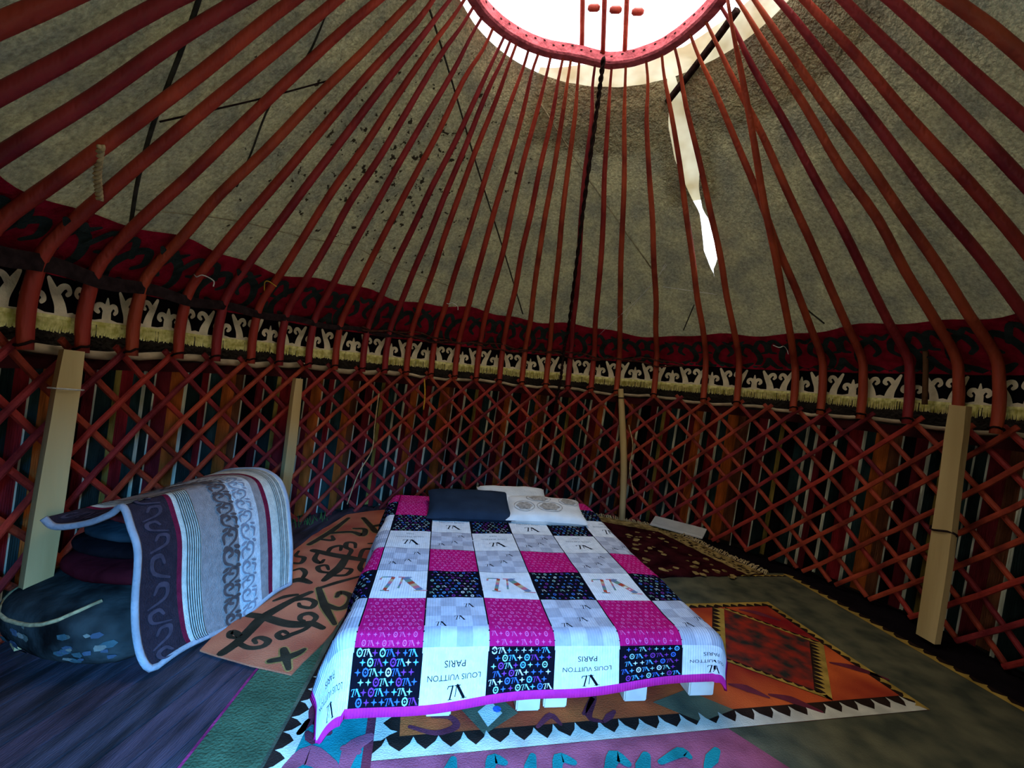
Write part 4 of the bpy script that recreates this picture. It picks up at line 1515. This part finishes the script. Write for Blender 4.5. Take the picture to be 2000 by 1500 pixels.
# ------------------------------------------------------------------ stacked bedding with the draped blanket
NEAR = [(-1.512, 1.95, .012), (-1.565, 1.955, .17), (-1.605, 1.97, .33), (-1.636, 2.0, .548), (-1.682, 2.01, .658), (-1.744, 2.03, .741), (-1.818, 2.05, .692), (-1.951, 2.08, .629), (-2.095, 2.08, .60), (-2.138, 2.06, .643)]
FAR = [(-1.324, 2.85, .01), (-1.335, 2.855, .15), (-1.35, 2.865, .30), (-1.388, 2.88, .489), (-1.43, 2.90, .60), (-1.486, 2.92, .681), (-1.592, 2.95, .719), (-1.714, 2.98, .719), (-1.911, 3.02, .679), (-2.064, 3.04, .60)]


def blanket(k, t, off=0.0):
    """k 0..1 near end to far end, t 0..1 from the front hem over the top to the back"""
    if t < .09:
        k0 = .055 * (1 - math.sqrt(max(0, 1 - (1 - t / .09) ** 2)))
        k = k0 + (1 - k0) * k                   # rounded corner of the near end
    x = t * (len(NEAR) - 1)

    def cr(P):
        i = min(int(x), len(P) - 2)
        f = x - i
        a, b, c, d = [Vector(P[min(max(j, 0), len(P) - 1)]) for j in (i - 1, i, i + 1, i + 2)]
        return 0.5 * (2 * b + (c - a) * f + (2 * a - 5 * b + 4 * c - d) * f * f + (3 * b - a - 3 * c + d) * f ** 3)
    p = cr(NEAR).lerp(cr(FAR), k)
    # belly of the front face and a slight rise of the ridge
    p += Vector((0.97, -0.22, 0)) * (0.02 * math.sin(math.pi * k) * math.sin(math.pi * min(1, t * 2)))
    p += Vector((0, 0, 1)) * 0.03 * math.sin(math.pi * k) * max(0, math.sin(math.pi * (t - .35) / .65)) * (t > .35)
    p += Vector((0.5, 0, 0.5)) * 0.012 * noise.noise(Vector((k * 5, t * 5, 2)))
    if t < .15:
        p.z += (0.02 * math.sin(k * 9) + .015) * (.15 - t) / .15
    return p


def blanket_n(k, t, off=0.0):
    e = .006
    c = blanket(k, t)
    k0, k1 = max(0, k - e), min(1, k + e)
    t0, t1 = max(0, t - e), min(1, t + e)
    n = (blanket(k1, t) - blanket(k0, t)).cross(blanket(k, t1) - blanket(k, t0))
    n = n.normalized() if n.length > 1e-12 else UPZ.copy()
    if n.dot(Vector((1, -.2, .8))) < 0:
        n = -n
    return c + n * (0.0125 + off)


bcol = [('dark brown blanket weave', (52, 40, 44)), ('wine red blanket stripe', (118, 30, 50)), ('cream blanket weave', (212, 202, 180)), ('taupe blanket weave', (152, 136, 126)), ('off white blanket weave', (206, 200, 192))]
BM = [mat(n, c, .95, .1, 30, .35, 160) for n, c in bcol]
BANDS = [(0, .19, 0), (.19, .215, 1), (.215, .32, 2), (.32, .56, 3), (.56, .725, 4), (.725, .785, 3), (.785, .82, 1), (.82, 1.01, 2)]
NK, NT = 200, 54
vs = [blanket(i / NK, j / NT) for j in range(NT + 1) for i in range(NK + 1)]
fs, mi = [], []
for j in range(NT):
    for i in range(NK):
        b = j * (NK + 1) + i
        fs.append((b, b + 1, b + NK + 2, b + NK + 1))
        kk = (i + .5) / NK
        mi.append(next(m for a, b2, m in BANDS if a <= kk < b2))
bl = obj('blanket', vs, fs, BM, None, True, mi)
so = bl.modifiers.new('thickness', 'SOLIDIFY')
so.thickness = 0.012
so.offset = 0.0
tag(bl, 'cream and taupe striped blanket with dark end draped over stacked bedding', 'blanket')
edge = [blanket(0, 1 - j / 60) for j in range(61)] + [blanket(i / 60, 0) for i in range(1, 61)] + [blanket(1, j / 60) for j in range(1, 61)]
# round the front corner
obj('piping', *tube(edge, 0.016, 7), mat('pale grey blanket piping', (166, 160, 158), .9, .1), bl, True)
LINE = mat('dark green blanket thread', (40, 48, 46), .95, .1, 20, 0)
for k in (.238, .25, .262, .274, .286, .298, .310, .885, .90, .915, .94, .955):
    mb = MB()
    for j in range(54):
        t0, t1 = j / 54, (j + 1) / 54
        mb.add([blanket_n(k - .0022, t0), blanket_n(k + .0022, t0), blanket_n(k + .0022, t1), blanket_n(k - .0022, t1)], [(0, 1, 2, 3)])
    mb.build('thread_stripe', LINE, bl)
SCA, SCB = mat('brown scroll weave', (92, 74, 68), .95, .15, 30, 0), mat('grey scroll weave', (140, 134, 136), .95, .15, 30, 0)
TS = 1.7          # metres of t versus k, to keep the scrolls round


def bsc(x, y, off=0.0):
    return blanket_n(min(max(x, .005), .995), min(max(y / TS, .005), .995), off)


for k0, mm, sgn, wd in ((.495, SCA, 1, .022), (.62, SCB, -1, .016)):
    y = .05
    q = 0
    while y < 1.66:
        mb = MB()
        s = sgn * (1 if q % 2 else -1)
        for pts in ([(k0 - .01 * s, y - .045), (k0 + .035 * s, y - .02), (k0 + .042 * s, y + .022), (k0 + .008 * s, y + .038), (k0 - .012 * s, y + .012), (k0 + .012 * s, y + .002)],
                    [(k0 - .045 * s, y - .03), (k0 - .05 * s, y + .005), (k0 - .025 * s, y + .02)],
                    [(k0 - .02 * s, y + .045), (k0 - .05 * s, y + .035)], [(k0 + .03 * s, y + .05), (k0 + .05 * s, y + .04)]):
            mb.add(*stroke(pts, wd, bsc, .0002 * len(mb.f), n=4, taper=(.5, 1, .7)))
        mb.build('scroll_weave', mm, bl)
        y += .096
        q += 1
mb = MB()
y = .05
q = 0
while y < 1.66:
    s = 1 if q % 2 else -1
    mb.add(*stroke([(.10 - .05 * s, y - .05), (.10 + .03 * s, y - .02), (.10 + .04 * s, y + .03), (.10, y + .04), (.10 - .02 * s, y + .01)], .022, bsc, .0002, n=4, taper=(.4, 1, .6)))
    y += .11
    q += 1
mb.build('tonal_scroll_weave', mat('tonal brown scroll weave', (74, 60, 66), .95, .15, 30, 0), bl)

# what lies under it
def quilt(name, lab, cat, cx_, cy_, z, dx, dy, dz, rot, m, seed, ex=.3):
    vs, fs = softbox(dx, dy, dz, ex, 8, .014, seed)
    mr_ = Matrix.Rotation(rot, 3, 'Z')
    o = obj(name, [mr_ @ v + Vector((cx_, cy_, z)) for v in vs], fs, m, None, True)
    return tag(o, lab, cat)


M_['floral'] = mat('dark floral wrapping cloth', (34, 31, 29), .9, .3, 7, .3, 40, rgb2=(54, 58, 55))
BC, BD = Vector((-1.905, 2.41, .004)), (.83, 1.0, .33)
bundle = quilt('bedding_bundle', 'large dark floral cloth bundle at the bottom of the bedding stack', 'bundle', BC.x, BC.y, BC.z, *BD, R_(-12), M_['floral'], 1, .3)
mrb = Matrix.Rotation(R_(-12), 3, 'Z')


def bundle_pt(th, h, off=0.004):
    """th degrees round the bundle, h -1..1 up its side"""
    c = Vector((math.cos(R_(th)), math.sin(R_(th)), h))
    p = 1 / .3
    r = (abs(c.x) ** p + abs(c.y) ** p + abs(c.z) ** p) ** (1 / p)
    q = c / r
    w0 = Vector((q.x * BD[0] / 2, q.y * BD[1] / 2, q.z * BD[2] / 2 + BD[2] / 2))
    nn = noise.noise_vector(w0 * 5 + Vector((7.3, 0, 0)))
    out = Vector((q.x, q.y, q.z)).normalized()
    return mrb @ (w0 + nn * .014 + out * off) + BC


obj('cloth_edge', *tube([bundle_pt(-165 + 9 * k, .95 - .75 * math.sin(math.pi * k / 12), .002) for k in range(13)], .009, 6), M_['rope_straw'], bundle, True)
rr_ = random.Random(8)
LEAF = [mat('leaf print ' + n, c, .9) for n, c in (('teal', (70, 92, 92)), ('sage', (92, 96, 84)), ('slate', (74, 86, 98)), ('bone', (132, 126, 110)))]
for k in range(46):
    th, h = rr_.uniform(-172, -40), rr_.uniform(-.72, .40)
    n, sz = rr_.choice((5, 6, 7)), rr_.uniform(1.6, 4.6)
    pts = [(th + sz * rr_.uniform(.5, 1.1) * math.cos(2 * math.pi * j / n), h + sz * .022 * rr_.uniform(.6, 1.2) * math.sin(2 * math.pi * j / n)) for j in range(n)]
    g = [bundle_pt(x, max(-.9, min(.9, y)), .004 + .0001 * k) for x, y in pts]
    obj('leaf_print', g, [tuple(range(n))], rr_.choice(LEAF), bundle)
quilt('folded_quilt', 'folded wine red quilt lying on the floral bundle', 'quilt', -1.86, 2.50, .315, .62, .86, .12, R_(-11), mat('wine red quilt cotton', (74, 20, 26), .9, .25, 6, .3, 30), 2)
quilt('folded_quilt', 'folded black quilt in the middle of the bedding stack', 'quilt', -1.86, 2.52, .425, .58, .82, .095, R_(-12), mat('black quilt cotton', (26, 22, 24), .9, .25, 6, .3, 30), 3)
quilt('folded_quilt', 'folded dark teal quilt near the top of the bedding stack', 'quilt', -1.85, 2.53, .51, .54, .78, .075, R_(-12), mat('dark teal quilt satin', (44, 58, 62), .6, .3, 6, .3, 30), 4)
quilt('folded_quilt', 'small red patterned quilt directly beneath the draped blanket', 'quilt', -1.83, 2.56, .575, .46, .72, .055, R_(-12), mat('red patterned quilt cotton', (96, 34, 34), .9, .35, 12, .3, 30), 5)

# tuft of grass growing in under the lattice at the left
mb = MB()
for k in range(60):
    a = rr_.uniform(-62, -50)
    p = on_wall(a, 0.0, rr_.uniform(2.6, 2.82))
    d = Vector((rr_.uniform(-.03, .03), rr_.uniform(-.03, .03), rr_.uniform(.04, .12)))
    mb.add([p - Vector((.003, 0, 0)), p + Vector((.003, 0, 0)), p + d * .6 + Vector((.002, 0, 0)), p + d + d.cross(UPZ) * .3], [(0, 1, 2, 3)])
gt = mb.build('grass_tuft', mat('green grass blade', (70, 104, 52), .8, .2), kind='stuff')
tag(gt, 'green grass growing in under the lattice behind the blanket', 'grass')
